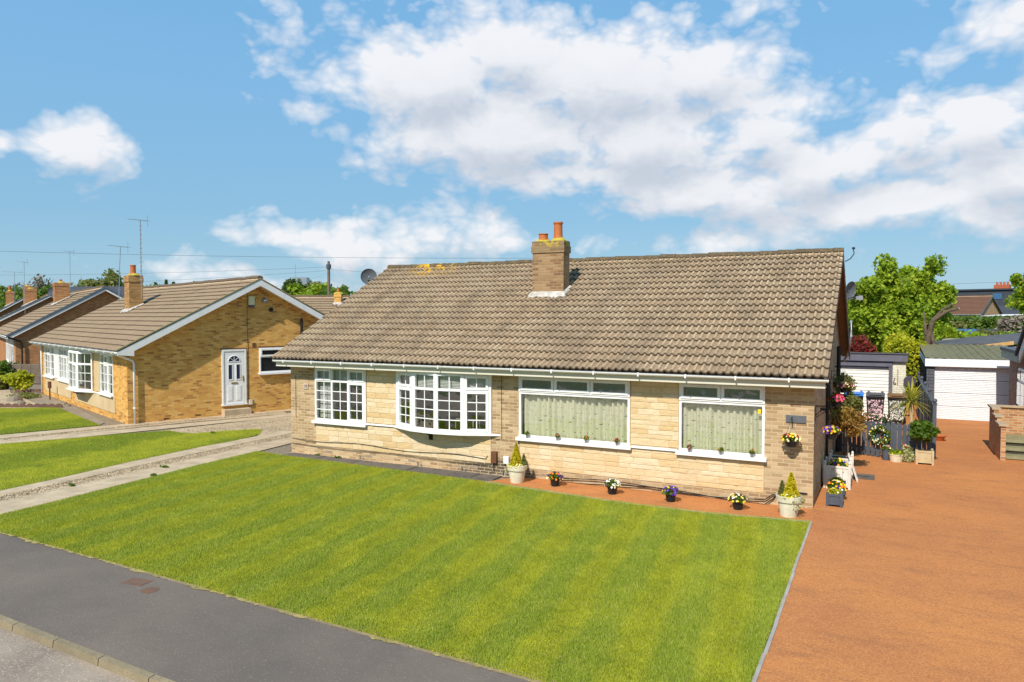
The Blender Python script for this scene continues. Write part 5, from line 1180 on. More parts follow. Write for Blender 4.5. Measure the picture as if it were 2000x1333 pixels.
# ------------------------------------------------------------------ plants
def flowers(parent, c, r, h, n, cols, size=.05, name='flowers', z0=0., green='lf_green', leafn=140, lsize=.045):
    """dome of small blossoms over leaves; c relative to parent"""
    P = []; c = Vector(c)
    d = nr.normal(size=(leafn, 3)); d /= np.linalg.norm(d, axis=1)[:, None]; d[:, 2] = np.abs(d[:, 2])
    pts = np.array(c)+d*np.array([r, r, h])*(nr.uniform(.3, 1, leafn)**.5)[:, None]
    leafcloud('leaves', pts, lsize, green, parent)
    mb = MB()
    for i in range(n):
        a = rnd.uniform(0, 2*math.pi); e = math.acos(rnd.uniform(.05, 1)); nrm = Vector((math.sin(e)*math.cos(a), math.sin(e)*math.sin(a), math.cos(e)))
        p = c+Vector((nrm.x*r*1.03, nrm.y*r*1.03, nrm.z*h*1.05)); nn_ = (nrm+Vector((rnd.uniform(-.3, .3), rnd.uniform(-.6, .1), rnd.uniform(-.1, .4)))).normalized()
        u = nn_.orthogonal().normalized(); v = nn_.cross(u); s = size*rnd.uniform(.6, 1.1); mi = rnd.randrange(len(cols))
        vs = [p+nn_*.004]
        for k in range(10):
            t = 2*math.pi*k/10; rr = s*.5*(1 if k % 2 else .72); vs.append(p+u*math.cos(t)*rr+v*math.sin(t)*rr+nn_*.008*(k % 2))
        mb.add(vs, [(0, k+1, (k+1) % 10+1) for k in range(10)], mi)
        if n <= 40: mb.mark()
    (mb.build_pieces if n <= 40 else mb.build)('flower' if n <= 40 else name, ['f_'+k for k in cols], parent)
def pot_mesh(parent, r0, r1, h, m, c=(0, 0, 0), name='pot', rim=.012, rimh=.03, n=20):
    mb = MB(); mb.lathe([(0, 0), (r0, 0), (r0+(r1-r0)*.8, h-rimh), (r1*.93, h-rimh), (r1, h-rimh), (r1+rim*.5, h), (r1-rim, h), (r1-rim*1.5, h-.03)], c, n); o = mb.build(name, m, parent, smooth=False)
    mb = MB(); mb.lathe([(r1-rim, h-.03), (0, h-.02)], c, n); mb.build('soil', 'soil', parent); return o
for x, y, cols, lab in ((-5.33, -.5, ['purple', 'purple', 'orange', 'cream'], 'black pot of purple and orange pansies next to the left conifer pot'), (-3.94, -.62, ['maroon', 'white', 'cream', 'white'], 'black pot of white and maroon pansies below the wide leaded window'),
                        (-2.66, -.68, ['violet', 'violet', 'purple', 'yellow'], 'black pot of violet pansies under the stone pier'), (-1.32, -.68, ['maroon', 'cream', 'yellow', 'white'], 'black pot of maroon and cream pansies nearest the right conifer pot')):
    t = thing('flower_pot', lab, 'flower pot', (x, y, .03), rnd.uniform(0, 90), 'pots of pansies along the front wall'); pot_mesh(t, .085, .115, .17, 'black'); flowers(t, (0, 0, .17), .18, .14, 60, cols, .058)
def conifer(t, c, r, h, n, matn='lf_gold', name='conifer'):
    z = nr.uniform(0, 1, n)**1.5; a = nr.uniform(0, 2*np.pi, n); rr = r*(1-z)**.85*(.65+.35*nr.uniform(0, 1, n))*(1+.12*np.sin(a*5+z*9))
    P = np.stack([c[0]+rr*np.cos(a), c[1]+rr*np.sin(a), c[2]+z*h], 1); leafcloud(name, P, .03, matn, t, flat=-.8, asp=2.2)
    mb = MB(); mb.cyl(c, (c[0], c[1], c[2]+h*.8), .012, .004, n=6); mb.build('stem', 'bark', t)
def trailing(t, c, r, n, l, matn='lf_varieg', a0=0, a1=6.28):
    a = nr.uniform(a0, a1, n); k = nr.uniform(0, 1, n); rr = r*(1+.25*k); P = np.stack([c[0]+rr*np.cos(a)+nr.normal(size=n)*.012, c[1]+rr*np.sin(a)+nr.normal(size=n)*.012, c[2]-k*l*(.4+.6*np.abs(np.sin(a*2.3)))+.02], 1)
    leafcloud('trailing_leaves', P, .03, matn, t)
for x, y, lab, s, hc in ((-6.26, -.55, 'large cream pot with golden conifer at the left end of the red strip', -1, .5), (-.37, -.74, 'large cream pot with golden conifer by the right corner pier', 1, .44)):
    t = thing('planter_pot', lab, 'planter', (x, y, .03), 0, 'large cream conifer pots')
    mb = MB(); mb.lathe([(0, 0), (.15, 0), (.20, .29), (.225, .29), (.24, .40), (.225, .405), (.215, .37)], n=28); mb.build('pot', 'cream_pot', t, smooth=False)
    mb = MB(); mb.lathe([(.22, .37), (0, .385)], n=20); mb.build('soil', 'soil', t)
    conifer(t, (-.02 if s < 0 else .04, .0, .38), .14, hc, 2600); conifer(t, ((.15 if s < 0 else -.13), .05, .38), .075, .26, 500, 'lf_olive', 'heather')
    flowers(t, (0, -.07, .38), .17, .06, 26, ['yellow', 'cream'], .045, leafn=120, green='lf_yellow'); trailing(t, (0, 0, .4), .22, 90, .22, a0=(2.4 if s < 0 else -1.2), a1=(4 if s < 0 else .8))
# seven little tubs on the sills
sp = [(-6.22, 'cream', 'leaves only'), (-5.45, 'red', 'pink'), (-4.75, 'orange', 'orange'), (-4.02, 'red', 'red'), (-2.42, 'pink', 'pink'), (-1.77, 'red', 'red'), (-1.15, 'orange', 'orange')]
wn = ['leftmost little tub with few blooms on the wide leaded window sill', 'little tub with a single pink flower on the wide leaded window sill', 'little tub with orange flowers on the wide leaded window sill', 'rightmost little tub with red flowers on the wide leaded window sill', 'little tub with pale pink flowers at the left of the right window sill', 'little tub with red flowers mid right window sill', 'little tub with orange flowers at the right of the right window sill']
for i, ((x, c, _), lab) in enumerate(zip(sp, wn)):
    t = thing('flower_pot', lab, 'flower pot', (x, -.085, .983 if i < 4 else .973), 0, 'little tubs on the window sills'); pot_mesh(t, .032, .044, .075, 'metal', rim=.006, rimh=.012, n=14)
    flowers(t, (0, 0, .08), .06, .085, 2 if i == 0 else 7, [{0: 'cream', 1: 'red', 2: 'orange', 3: 'red', 4: 'pink', 5: 'red', 6: 'orange'}[i], 'pink' if i in (1, 3, 4) else 'orange'], .034, leafn=60, lsize=.03)
def hanging(loc, label, cols, r=.16, bracket=None, chains=True, n=70, h=.13, basket='black'):
    t = thing('hanging_basket', label, 'hanging basket', loc, 0, 'hanging baskets')
    mb = MB(); mb.lathe([(0, -.15), (r*.6, -.15), (r*.85, -.02), (r*.92, 0), (r*.8, 0)], n=18); mb.build('basket', basket, t)
    flowers(t, (0, 0, -.02), r*1.15, h, n, cols, .06, leafn=200)
    if bracket:
        bx, by, bz = bracket; mb = MB(); mb.tube([(bx, by, bz-.22), (bx, by, bz)], .008, 5); mb.tube([(bx, by, bz), (0, 0, bz)], .007, 5); mb.tube([(bx, by, bz-.2), (bx*.45, by*.45, bz-.01)], .006, 5); mb.build('bracket', 'black', t)
        mb = MB()
        for k in range(3): a = 2*math.pi*k/3+.4; mb.tube([(0, 0, bz), (r*.88*math.cos(a), r*.88*math.sin(a), 0)], .003, 4)
        mb.build('chain', 'black', t)
    return t
hanging((-.4, -.2, 1.42), 'hanging basket of yellow and bronze flowers on the front pier', ['yellow', 'cream', 'orange', 'maroon'], .155, (0, .19, .42))
hanging((.3, .3, 1.55), 'lowest side wall basket with yellow and purple pansies nearest the corner', ['yellow', 'purple', 'orange', 'violet'], .15, (-.29, 0, .5))
hanging((.3, 2.1, 2.0), 'middle side wall basket full of pink and red flowers', ['red', 'pink', 'maroon'], .15, (-.29, 0, .45))
hanging((.34, 5.2, 2.02), 'farthest side wall basket with maroon and pink flowers', ['maroon', 'pink', 'cream'], .17, (-.33, 0, .4))
t = thing('wall_bracket', 'empty black wrought iron bracket with dog silhouette on the side wall', 'bracket', (0, -0.0, 0)); t.location = (0.005, .35, 1.98)
mb = MB(); mb.tube([(0, 0, -.25), (0, 0, .06)], .008, 5); mb.tube([(0, 0, .04), (.34, 0, .05)], .008, 5); mb.tube([(0, 0, -.18), (.3, 0, .05)], .006, 5); mb.box(.08, .2, -.003, .003, -.03, .02); mb.box(.18, .23, -.003, .003, .0, .045); mb.box(.085, .1, -.003, .003, -.07, -.03); mb.box(.17, .185, -.003, .003, -.07, -.03); mb.build('arm', 'black', t)
def boxplanter(name, label, loc, w_, d_, h_, m, rz=0, slats=5, finial=False, frame=True, cat='planter'):
    t = thing(name, label, cat, loc, rz); mb = MB()
    for sx in (-1, 1):
        for sy in (-1, 1):
            mb.box(sx*w_/2-.025, sx*w_/2+.025, sy*d_/2-.025, sy*d_/2+.025, 0, h_+(.05 if finial else .01))
            if finial: mb.lathe([(0, .06), (.025, .04), (.03, .02), (.015, 0)], (sx*w_/2, sy*d_/2, h_+.05), 10)
            mb.mark()
    mb.build_pieces('post', m, t)
    mb = MB(); e = .004; n = slats; z0, z1 = .04, h_
    for k in range(n):
        a = -w_/2+.025+(w_-.05)*k/n; b = -w_/2+.025+(w_-.05)*(k+1)/n-e
        for y in (-d_/2, d_/2-.018): mb.box(a, b, y, y+.018, z0, z1-.02)
        a = -d_/2+.025+(d_-.05)*k/n; b = -d_/2+.025+(d_-.05)*(k+1)/n-e
        for x in (-w_/2, w_/2-.018): mb.box(x, x+.018, a, b, z0, z1-.02)
    if frame:
        for z in (z0, z1-.05): mb.box(-w_/2+.02, w_/2-.02, -d_/2-.012, -d_/2-.001, z, z+.05); mb.box(w_/2+.001, w_/2+.012, -d_/2+.02, d_/2-.02, z, z+.05)
    mb.build('panel', m, t); mb = MB(); mb.box(-w_/2+.02, w_/2-.02, -d_/2+.02, d_/2-.02, h_-.07, h_-.04); mb.build('soil', 'soil', t); return t
t = boxplanter('planter_box', 'slate grey planter of yellow heather nearest the camera on the drive', (.37, .5, .03), .26, .26, .26, 'grey_wood', slats=1); flowers(t, (0, 0, .22), .13, .12, 14, ['yellow', 'cream'], .05, green='lf_yellow', leafn=200)
t = thing('flower_pot', 'pot of yellow and orange pansies between the two grey planters', 'flower pot', (.37, .95, .03)); pot_mesh(t, .09, .12, .22, 'black'); flowers(t, (0, 0, .24), .19, .16, 60, ['yellow', 'orange', 'white', 'purple', 'yellow'], .065)
t = boxplanter('planter_box', 'second grey planter with yellow flowers before the white one', (.36, 1.55, .03), .28, .28, .26, 'grey_wood', slats=1); flowers(t, (0, 0, .23), .15, .13, 22, ['yellow', 'cream', 'yellow'], .055, green='lf_bright', leafn=200)
t = boxplanter('planter_box', 'white slatted wooden planter with finials against the side wall', (.33, 2.35, .03), .5, .5, .5, 'white_wood', slats=4, finial=True); flowers(t, (0, 0, .46), .2, .16, 36, ['yellow', 'orange', 'violet', 'yellow'], .06); trailing(t, (0, 0, .5), .24, 60, .2)
t = boxplanter('planter_box', 'white slatted planter behind, holding the copper standard bush', (.36, 3.35, .03), .46, .46, .5, 'white_wood', slats=4, finial=True)
t = thing('wooden_easel', 'white folding wooden trellis leaning beside the copper bush', 'trellis', (.62, 3.0, .03), 0); mb = MB()
for k in range(2): mb.tube([(-.1, .2*k, .62), (.1, .2*k, 0)], .018, 4)
for z in (.12, .24, .36, .48): mb.tube([(.1-z*.32, 0, z), (.1-z*.32, .2, z)], .014, 4)
mb.build('frame', 'white_wood', t)
def ball_tree(name, label, base, zc, r, n, matn, stem_h, leaf=.05, cat='shrub', extra=None, group=None):
    t = thing(name, label, cat, base, 0, group); mb = MB(); mb.tube([(0, 0, 0), (.02, .01, stem_h*.5), (0, 0, zc)], [.02, .018, .012], 7); mb.build('stem', 'bark', t)
    leafcloud('crown', crown_pts((0, 0, zc), (r, r, r*.85), n, 26, .42, .5, .15), leaf, matn, t); return t
ball_tree('standard_bush', 'copper leaved standard bush in the white planter by the gate', (.45, 4.2, .03), 1.2, .43, 2600, 'lf_copper', 1.0)
ball_tree('standard_bush', 'green and pink flowering bush above and behind the copper one', (.35, 5.3, .03), 1.55, .42, 2400, 'lf_olive', 1.2)
ball_tree('climbing_shrub', 'tall loose shrub climbing beside the black pipe', (.28, 6.3, .03), 2.0, .33, 1200, 'lf_olive', 1.4)
mb = MB(); mb.box(-.25, .25, -.2, .2, 0, .05); mb.lathe([(.13, .05), (.14, .065), (.1, .07), (0, .06)], n=18); tag(mb.build('stepping_slab', 'slab', loc=(.82, 3.55, .032)), 'dark slab with round relief lying beside the white planters', 'slab')
t = boxplanter('planter_box', 'pale timber planter box at the foot of the grey post', (2.2, 6.12, .03), .36, .36, .36, 'wood', slats=1); 
t = ball_tree('bay_tree', 'dense green laurel ball growing in the pale timber planter', (2.16, 6.14, .33), .55, .33, 1500, 'lf_green', .5, leaf=.085)
t = thing('planter_pot', 'round cream pot of yellow green lettuce-like plants by the picket fence', 'planter', (1.55, 6.1, .03)); pot_mesh(t, .14, .18, .2, 'cream_pot'); flowers(t, (0, 0, .19), .17, .1, 4, ['yellow'], .05, green='lf_bright', leafn=160, lsize=.07)
t = thing('planter_pot', 'small slate pot with cream flowers left of the round cream pot', 'planter', (1.32, 6.2, .03)); pot_mesh(t, .09, .11, .28, 'grey_wood'); flowers(t, (0, 0, .28), .12, .1, 16, ['cream', 'white', 'pink'], .06, leafn=90)
t = thing('trailing_plant', 'variegated bushy plant with red flowers between cream pot and timber planter', 'plant', (1.82, 6.12, .03)); leafcloud('leaves', crown_pts((0, 0, .22), (.2, .16, .28), 700, 16, .45), .045, 'lf_varieg', t); flowers(t, (-.06, 0, .36), .09, .09, 6, ['red'], .06, leafn=20)
t = thing('terracotta_bowl', 'small terracotta bowl on the drive beyond the grey post', 'bowl', (2.78, 10.3, .03)); mb = MB(); mb.lathe([(0, .0), (.1, 0), (.2, .16), (.21, .16), (.2, .14), (0, .1)], n=20); mb.build('bowl', 'pot_orange', t)
# wreath on the gate
t = thing('wreath', 'pale flower and leaf wreath hanging on the picket gate', 'wreath', (1.17, 6.44, .66), -22); n = 420; a = nr.uniform(0, 2*np.pi, n); rr = .2+nr.normal(size=n)*.035
leafcloud('leaves', np.stack([rr*np.cos(a), -.05+nr.normal(size=n)*.025, rr*np.sin(a)], 1), .05, 'lf_green', t); mb = MB()
for i in range(60):
    a = rnd.uniform(0, 6.28); r_ = .2+rnd.gauss(0, .03); c = Vector((r_*math.cos(a), -.09+rnd.gauss(0, .01), r_*math.sin(a))); s = rnd.uniform(.012, .026); mb.add([c+Vector((s*math.cos(k*1.047), .004*(k % 2), s*math.sin(k*1.047))) for k in range(6)], [(0, 1, 2, 3, 4, 5)], rnd.randrange(4))
mb.build('flowers', ['f_white', 'f_yellow', 'f_blue', 'f_cream'], t)
# cordyline behind the picket fence
t = thing('cordyline', 'spiky golden green cordyline rising behind the picket fence', 'plant', (1.95, 8.5, .03)); V = []; F = []
for i in range(90):
    a = rnd.uniform(0, 6.28); e = rnd.uniform(-.35, 1.35); L = rnd.uniform(.5, .95); d = Vector((math.cos(a)*math.cos(e), math.sin(a)*math.cos(e), math.sin(e))); sd_ = d.cross(Vector((0, 0, 1))).normalized()*.017; c = Vector((0, 0, 1.35)); o = len(V); m_ = 5
    for k in range(m_+1):
        q = c+d*L*k/m_+Vector((0, 0, -.28*(k/m_)**2.2*L*(1.3-e*.5))); wv = sd_*(1 if k < m_ else .1)*(.6+.4*math.sin(math.pi*min(1, k/m_+.2))); V += [q-wv, q+wv]
    F += [(o+2*k, o+2*k+1, o+2*k+3, o+2*k+2) for k in range(m_)]
mb = MB(); mb.add(V, F); mb.build('leaves', leafm('leaves_cordyline', [(.14, .16, .02), (.38, .34, .04), (.55, .4, .06)]), t)
mb = MB(); mb.tube([(0, 0, .2), (.02, 0, .8), (0, 0, 1.4)], .045, 8); mb.build('trunk', 'wood', t); mb = MB(); mb.lathe([(0, 0), (.16, 0), (.2, .32), (.22, .32), (.2, .28), (0, .27)], n=18); mb.build('pot', 'black', t)
for i, (x, y, c, lab) in enumerate(((1.35, 8.2, 'white', 'pale pink blossoming shrub behind the middle pickets'), (1.0, 8.8, 'palepink', 'pink flowering shrub behind the gate'))):
    t = thing('flowering_shrub', lab, 'shrub', (x, y, .03)); leafcloud('leaves', crown_pts((0, 0, .55), (.28, .25, .5), 500, 16, .4), .05, 'lf_dark', t); flowers(t, (0, 0, .5), .3, .5, 70, [c, 'palepink'], .06, leafn=40)

# ------------------------------------------------------------------ trees and gardens behind
tree('ash_tree', 'big fresh green spreading tree behind the right gable', (2.1, 27.2, 0), (1.95, 27.2, 3.75), (2.8, 2.4, 3.1), 72000, .13, 'lf_bright', clumps=260, cr=.19, trunk_r=.16, ragged=.26, hollow=.2, limbs=12)
t = tree('green_tree', 'lighter loose green tree right of the big one', (4.3, 42.5, .2), (4.3, 42.5, 4.55), (1.35, 1.3, 1.35), 6000, .15, 'lf_bright', clumps=60, cr=.2)
t = thing('pollarded_tree', 'pollarded tree with bare cut limbs before the brown roofed bungalow', 'tree', (3.0, 21.7, 0)); t.scale = (1, 1, 1.15); mb = MB()
mb.tube([(0, 0, 0), (.05, 0, 1.3), (-.05, 0, 2.1), (.05, 0, 2.7), (.2, 0, 3.2), (.75, 0, 3.55), (1.15, .1, 3.62)], [.17, .16, .15, .13, .09, .06, .05], 9); mb.tube([(.05, 0, 2.7), (.1, 0, 3.1), (.55, 0, 3.6), (.9, .1, 3.8)], [.11, .08, .05, .04], 8); mb.tube([(-.05, 0, 2.1), (-.1, .1, 2.8), (-.18, .1, 3.5)], [.1, .07, .04], 8); mb.tube([(.2, .1, 0), (.3, .1, 1.2), (.22, 0, 2.3), (.1, 0, 2.8)], [.1, .09, .08, .06], 8)
mb.build('trunk', 'bark', t, smooth=True); mb = MB(); mb.cyl((1.15, .1, 3.62), (1.17, .1, 3.625), .05, n=10); mb.cyl((.9, .1, 3.8), (.915, .1, 3.81), .04, n=10); mb.build('cut_end', 'cutwood', t)
leafcloud('crown', crown_pts((.0, .3, 2.6), (.5, .35, .45), 500, 16, .35), .09, 'lf_bright', t)
def hedge(name, label, x0, x1, y0, y1, z0, z1, n, leaf, matn, cat='hedge', rz=0, round_=.0, group=None):
    cx, cy = (x0+x1)/2, (y0+y1)/2; t = thing(name, label, cat, (cx, cy, z0), rz, group)
    P = nr.uniform(-1, 1, (n, 3)); k = nr.integers(0, 3, n); s = np.sign(P[np.arange(n), k]); q = nr.uniform(.8, 1.06, n); P[np.arange(n), k] = s*q
    P[:, 2] = (P[:, 2]+1)/2
    if round_: rr = np.sqrt(P[:, 0]**2+P[:, 1]**2)/1.2; P[:, 2] *= 1-round_*np.clip(rr-.4, 0, 1)**1.5
    wob = np.array([noise.noise((a*2.1*(x1-x0)/4, b*1.3, 7)) for a, b in P[:, :2]]); P = P*np.array([(x1-x0)/2, (y1-y0)/2, (z1-z0)]); P[:, 2] *= 1+.16*wob; P[:, 1] += .2*wob
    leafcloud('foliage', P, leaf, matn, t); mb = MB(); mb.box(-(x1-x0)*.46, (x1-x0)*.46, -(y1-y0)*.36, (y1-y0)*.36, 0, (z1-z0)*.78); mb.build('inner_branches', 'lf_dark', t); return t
hedge('golden_shrub', 'rounded golden green shrub behind the cream roller garage', 1.3, 2.9, 20.4, 21.8, 0, 2.95, 6500, .085, 'lf_yellow', 'shrub', round_=.3)
tree('red_acer', 'small deep red maple under the big green tree', (.35, 21.3, 0), (.35, 21.3, 2.3), (.75, .6, .8), 3200, .1, 'lf_red', clumps=24, cr=.35, trunk_r=.05, cat='shrub')
hedge('garden_hedge', 'bright green bushy hedge behind the felt roofed outbuilding', 2.6, 9.5, 31, 33, 0, 2.75, 9000, .16, 'lf_bright')
t = thing('flowering_shrub', 'white blossoming shrub at the foot of the pollarded tree', 'shrub', (3.55, 21.6, 0)); leafcloud('leaves', crown_pts((0, 0, 1.7), (.4, .35, .9), 1300, 22, .35), .08, 'lf_olive', t); leafcloud('flowers', crown_pts((0, 0, 1.8), (.42, .38, .85), 260, 22, .3), .07, 'f_white', t)
hedge('tall_hedge', 'long dark green hedge before the brown roofed bungalow', 4.5, 24, 80, 82.5, 1.1, 3.6, 9000, .32, 'lf_far')
hedge('tall_hedge', 'olive green shrub belt left behind the sheds', -2, 7.5, 60, 62, .6, 3.2, 5000, .25, 'lf_olive')
hedge('field_shrubs', 'reddish bare shrubs behind the sheds at the right edge', 10.5, 16, 60, 62.5, .6, 3.6, 2600, .22, 'lf_twig')
hedge('field_shrubs', 'dry brown grass bank before the grey shed', 7.2, 10.2, 43, 44.5, .3, 2.7, 3000, .12, 'lf_olive')
hedge('field_shrubs', 'green bush at the right edge beside the wooden shed', 12.5, 17, 52, 54, .5, 3.3, 2600, .2, 'lf_bright')
def shed(name, label, loc, w_, d_, h, rise, wm, rm, rz=0):
    t = thing(name, label, 'shed', loc, rz); mb = MB(); mb.prism([(-w_/2, 0, 0), (w_/2, 0, 0), (w_/2, 0, h), (0, 0, h+rise), (-w_/2, 0, h)], (0, d_, 0)); mb.build('wall', wm, t)
    mb = MB()
    for s in (-1, 1): mb.prism([(s*(w_/2+.15), -.15, h-.08), (0, -.15, h+rise+.02), (0, -.15, h+rise+.09), (s*(w_/2+.15), -.15, h-.01)], (0, d_+.3, 0))
    mb.build('roof', rm, t); return t
shed('garden_shed', 'little green gabled shed in front of the long hedge', (6.6, 56, .6), 2.4, 2.2, 1.7, .55, plain('green_shed', (.06, .14, .1)), 'slate', 55)
shed('garden_shed', 'grey shed with pale roof battens amid the gardens', (9.4, 55, .6), 3.8, 2.4, 1.7, .4, 'dark_grey', 'slate', 75)
mb = MB()
shed('garden_shed', 'weathered wooden shed near the right edge', (9.6, 45, .35), 2.0, 2.2, 1.75, .5, 'wood_grey', 'felt', 40)
t = thing('pool_cover', 'long low blue roofed garden structure amid the hedges', 'outbuilding', (5.4, 41, .3), 0); mb = MB(); mb.prism([(-1.2, 0, 2.3), (1.4, 0, 2.35), (1.4, 1.6, 2.62), (-1.2, 1.6, 2.6)], (0, 0, .06)); mb.build('roof', 'water', t); mb = MB(); mb.box(-1.1, 1.3, .1, 1.5, 0, 2.3); mb.build('wall', 'wood_grey', t)
semi('bungalow', 'brown tiled bungalow with orange brick gable across the gardens', (12.9, 100.5, 1.5), -24, 18, 8.0, 2.6, 5.15, 'brick_orange', 'tile_brown', 'grey_barge', [], wins=((-4.5, -1.8, .9, 2.3),), relief=.02, z0=-.5)
shed('garage', 'white fronted flat garage beside the brown tiled bungalow', (17, 96, 1.3), 5.5, 5, 2.6, .1, 'steel_white', 'white', 15)
t = semi('house', 'dark slate house with big dormer and red chimney on the far right', (25.5, 131, 1.5), -24, 17, 12, 2.6, 7.3, 'brick_orange', 'slate', 'white', [], tiled=False)
mb = MB(); mb.box(-15, -5, 1.8, 6, 3.9, 6.9); mb.box(-15.3, -4.7, 1.5, 6, 6.9, 7.1); mb.box(-8.6, -7.2, 1.72, 1.79, 5.3, 6.3, 1); mb.build('dormer', ['slate', 'water'], t)
mb = MB(); mb.box(-9.5, -7.1, 5.0, 5.9, 6.5, 7.9); 
for k in range(4): mb.lathe([(.2, 0), (.17, .5), (0, .5)], (-9.1+k*.55, 5.45, 7.9), 8)
mb.build('chimney', plain('red_chimney', (.45, .12, .05)), t)
tree('sycamore_tree', 'green tree leaning in at the right edge of the picture', (10.3, 40, .2), (10.3, 40, 5.2), (2.1, 2, 2.1), 12000, .15, 'lf_bright', clumps=90, cr=.2)
tree('green_tree', 'green tree at the far right behind the dark slate house', (36, 150, 2), (36, 150, 8), (6, 5, 5), 3500, .5, 'lf_far', clumps=30)
# behind the left houses
semi('bungalow', 'buff roofed bungalow seen between golden gable and main roof', (-29.3, 20.2, 0), 25, 11, 9, 2.7, 5.15, 'brick_gold', 'tile_flat', 'barge', [(-1.0, -.55, 3.4, 3.8, 5.35)], ch_pots=((.5, .5, .3, .1),))
def farhouse(label, o, rz, W, D, ze, zr, rm='tile_flat', solar=False):
    t = semi('house', label, o, rz, W, D, ze, zr, 'brick_red', rm, 'barge', [], tiled=False)
    if solar:
        s = (zr-ze)/(D/2+.45)
        for k in range(7): mb = MB(); a = -W+1.2+k*(W-2.2)/7; mb.prism([(a, .6, ze+1.05*s+.1), (a+(W-2.2)/7-.12, .6, ze+1.05*s+.1), (a+(W-2.2)/7-.12, D/2-.5, ze+(D/2-.05)*s+.1), (a, D/2-.5, ze+(D/2-.05)*s+.1)], (0, 0, .05)); mb.build('solar_panel', 'solar', t)
    return t
farhouse('far roof carrying a row of dark solar panels', (-41.5, 40.5, 0), 24, 7.5, 7.5, 3.0, 5.9, solar=True)
farhouse('far gable with white barge between pole and golden house', (-44.0, 34.5, 0), -50, 9, 6, 3.2, 5.55, rm='tile_brown')
# distant tree line
far = [(-155, 74, 8.2, 7, 5.2, 'lf_twig', 'bare grey oak crown rising over the left roofs', 1500), (-140, 62, 5.5, 7, 4.6, 'lf_far', 'round green tree at the far left edge', 1800), (-122, 57, 5.6, 5, 4.4, 'lf_far', 'green tree below the bare oak', 1500), (-112, 60, 7.0, 5.5, 4.8, 'lf_olive', 'olive budding tree behind the second chimney', 1700),
       (-138, 76, 6.5, 8, 4.6, 'lf_far', 'wide green tree left of the aerial masts', 1900), (-124, 73, 6.0, 6, 4.2, 'lf_bright', 'bright green tree left of the golden chimney', 1500), (-172, 118, 7.5, 9, 5, 'lf_far', 'distant green tree right of the golden chimney', 1300), (-150, 108, 7, 8, 5.5, 'lf_far', 'domed green tree over the golden roof', 1300),
       (-122, 96, 6.5, 5, 4.4, 'lf_dark', 'dark rounded tree top over the golden ridge', 900), (-76, 69, 5.6, 4.4, 3.6, 'lf_bright', 'bright green round tree right of the poplars', 1800), (-66, 63.5, 5.2, 4.2, 3.2, 'lf_far', 'green rounded tree left of the telegraph pole', 1500), (-61, 66, 5.4, 4, 3.6, 'lf_olive', 'sparse olive tree right of the telegraph pole', 900), (-56, 62, 5.0, 3.2, 3.0, 'lf_olive', 'sparse olive tree near the satellite dish', 800),
       (-87, 82, 5.8, 5, 4.4, 'lf_olive', 'olive tree below the poplars', 1300)]
for x, y, zc, r, rz_, mt, lab, n in far: tree('distant_tree', lab, (x, y, 0), (x, y, zc), (r, r, rz_), n*2, .42, mt, 'trees on the skyline', clumps=34, cr=.3, trunk_r=.3)
for x, y, h, lab in ((-100.5, 90.5, 12.2, 'taller slim poplar beside the water tower'), (-97, 90.5, 11.0, 'shorter slim poplar beside the water tower')): tree('poplar_tree', lab, (x, y, 0), (x, y, h*.62), (1.9, 1.9, h*.4), 2200, .4, 'lf_dark', 'pair of poplars', clumps=26, cr=.35, trunk_r=.2)
for i, (x, y, h) in enumerate(((-194, 132, 13.8), (-190.5, 133, 14.6), (-188.5, 134, 13.9), (-180, 134, 12.6))):
    t = thing('fir_tree', ['leftmost distant dark fir on the skyline', 'tallest distant dark fir on the skyline', 'third distant dark fir from the left', 'rightmost low dark fir on the skyline'][i], 'tree', (x, y, 0), 0, 'distant firs'); n = 900; z = nr.uniform(0, 1, n); a = nr.uniform(0, 6.28, n); rr = 2.6*(1-z)*nr.uniform(.5, 1, n)
    leafcloud('crown', np.stack([rr*np.cos(a), rr*np.sin(a), 3+z*(h-3)], 1), .6, 'lf_dark', t); mb = MB(); mb.cyl((0, 0, 0), (0, 0, h*.8), .3, .05, n=6); mb.build('trunk', 'bark', t)
t = thing('water_tower', 'square grey water tower on the horizon beyond the golden gable', 'tower', (-141, 137, 0), 30); mb = MB(); mb.box(-1.9, 1.9, -1.9, 1.9, 12.0, 14.4); mb.build('tank', 'metal', t); mb = MB()
for sx in (-1.5, 1.5):
    for sy in (-1.5, 1.5): mb.cyl((sx, sy, 0), (sx, sy, 12), .3, n=8)
mb.build('legs', 'metal', t); mb = MB(); mb.cyl((-1.5, 0, 14.4), (-1.5, 0, 18), .05, n=5); mb.build('mast', 'metal', t)
V = []; n = 26000; X_ = nr.uniform(-340, 200, n); Y_ = 215+nr.normal(size=n)*6+.12*X_; hgt = np.array([7.0+2.6*noise.noise((x*.03, 0, 1))+2.0*noise.noise((x*.11, 0, 4)) for x in X_]); Z_ = hgt*nr.uniform(.1, 1.3, n)**.8+1.5
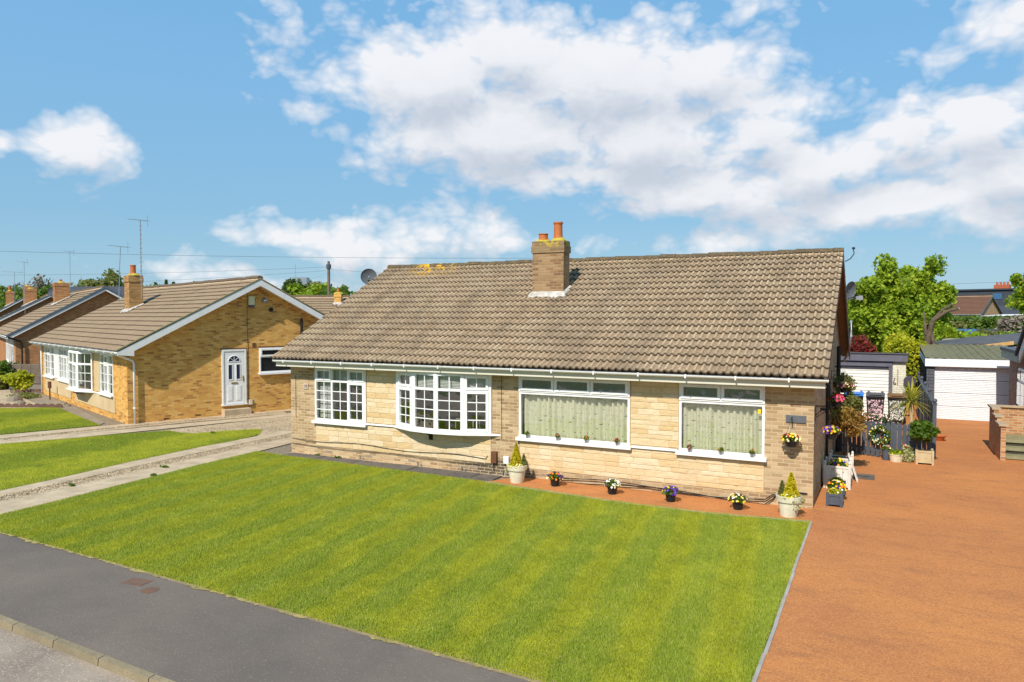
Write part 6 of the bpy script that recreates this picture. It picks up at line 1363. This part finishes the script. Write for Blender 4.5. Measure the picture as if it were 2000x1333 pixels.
tag(leafcloud('distant_woodland', np.stack([X_, Y_, Z_], 1), 1.3, 'lf_far'), 'low far-off band of green woodland along the horizon', 'woodland', None, 'stuff')
# fence and shrubs at the far left
t = thing('panel_fence', 'weathered timber panel fence with concrete posts between the left bungalows', 'fence', (-42.9, 8.2, 0), 24)
for k in range(3):
    mb = MB(); a = -3.4+k*1.85; mb.box(a+.08, a+1.8, -.02, .02, .05, 1.15)
    for q in range(4): mb.box(a+.08+q*.55, a+.14+q*.55, -.05, -.021, .05, 1.15)
    for z in np.arange(.1, 1.1, .12): mb.box(a+.08, a+1.8, -.035, -.022, z, z+.09)
    mb.build('panel', 'wood_grey', t); mb = MB(); mb.box(a-.06, a+.07, -.06, .06, 0, 1.25); mb.build('post', plain('post_concrete', (.35, .3, .24)), t)
for x, y, z, r, m_, lab in ((-37.9, 6.1, .55, .95, 'lf_yellow', 'yellow green shrub on the rockery by the fence'), (-43.5, 8.0, .9, 1.25, 'lf_green', 'dark green shrub at the left edge before the fence'), (-39.6, 6.3, .3, .5, 'lf_olive', 'low olive cushion plant among the rockery stones')):
    t = thing('rockery_shrub', lab, 'shrub', (x, y, 0)); leafcloud('foliage', crown_pts((0, 0, z), (r, r*.8, z*.95), 2200, 22, .4), .12, m_, t)
t = thing('low_plants', 'rusty ground cover tufts on the rockery gravel', 'plant', (-34.6, 4.7, 0)); leafcloud('foliage', crown_pts((0, 0, .12), (1.3, .5, .14), 900, 14, .4), .06, 'lf_olive', t)
# leaves, specks and weeds
for i, (x, y) in enumerate(((-14.95, -3.1), (-15.05, -5.4), (-14.3, -3.9), (-18.2, 1.2), (-11.8, -.2), (-12.6, -.18))):
    t = leafcloud('weed', crown_pts((0, 0, .02), (.16, .06, .03), 90, 8, .5), .035, 'lf_green', loc=(x, y, .03)); tag(t, ['weed tuft in the near concrete joint by the gravel', 'lower weed tuft in the near concrete strip', 'weed tuft on the joint of the near concrete strip', 'weed on the gravel bed by the lawn tip', 'tiny weed at the wall foot under the second air brick', 'tiny weed at the wall foot under the first air brick'][i], 'weed')
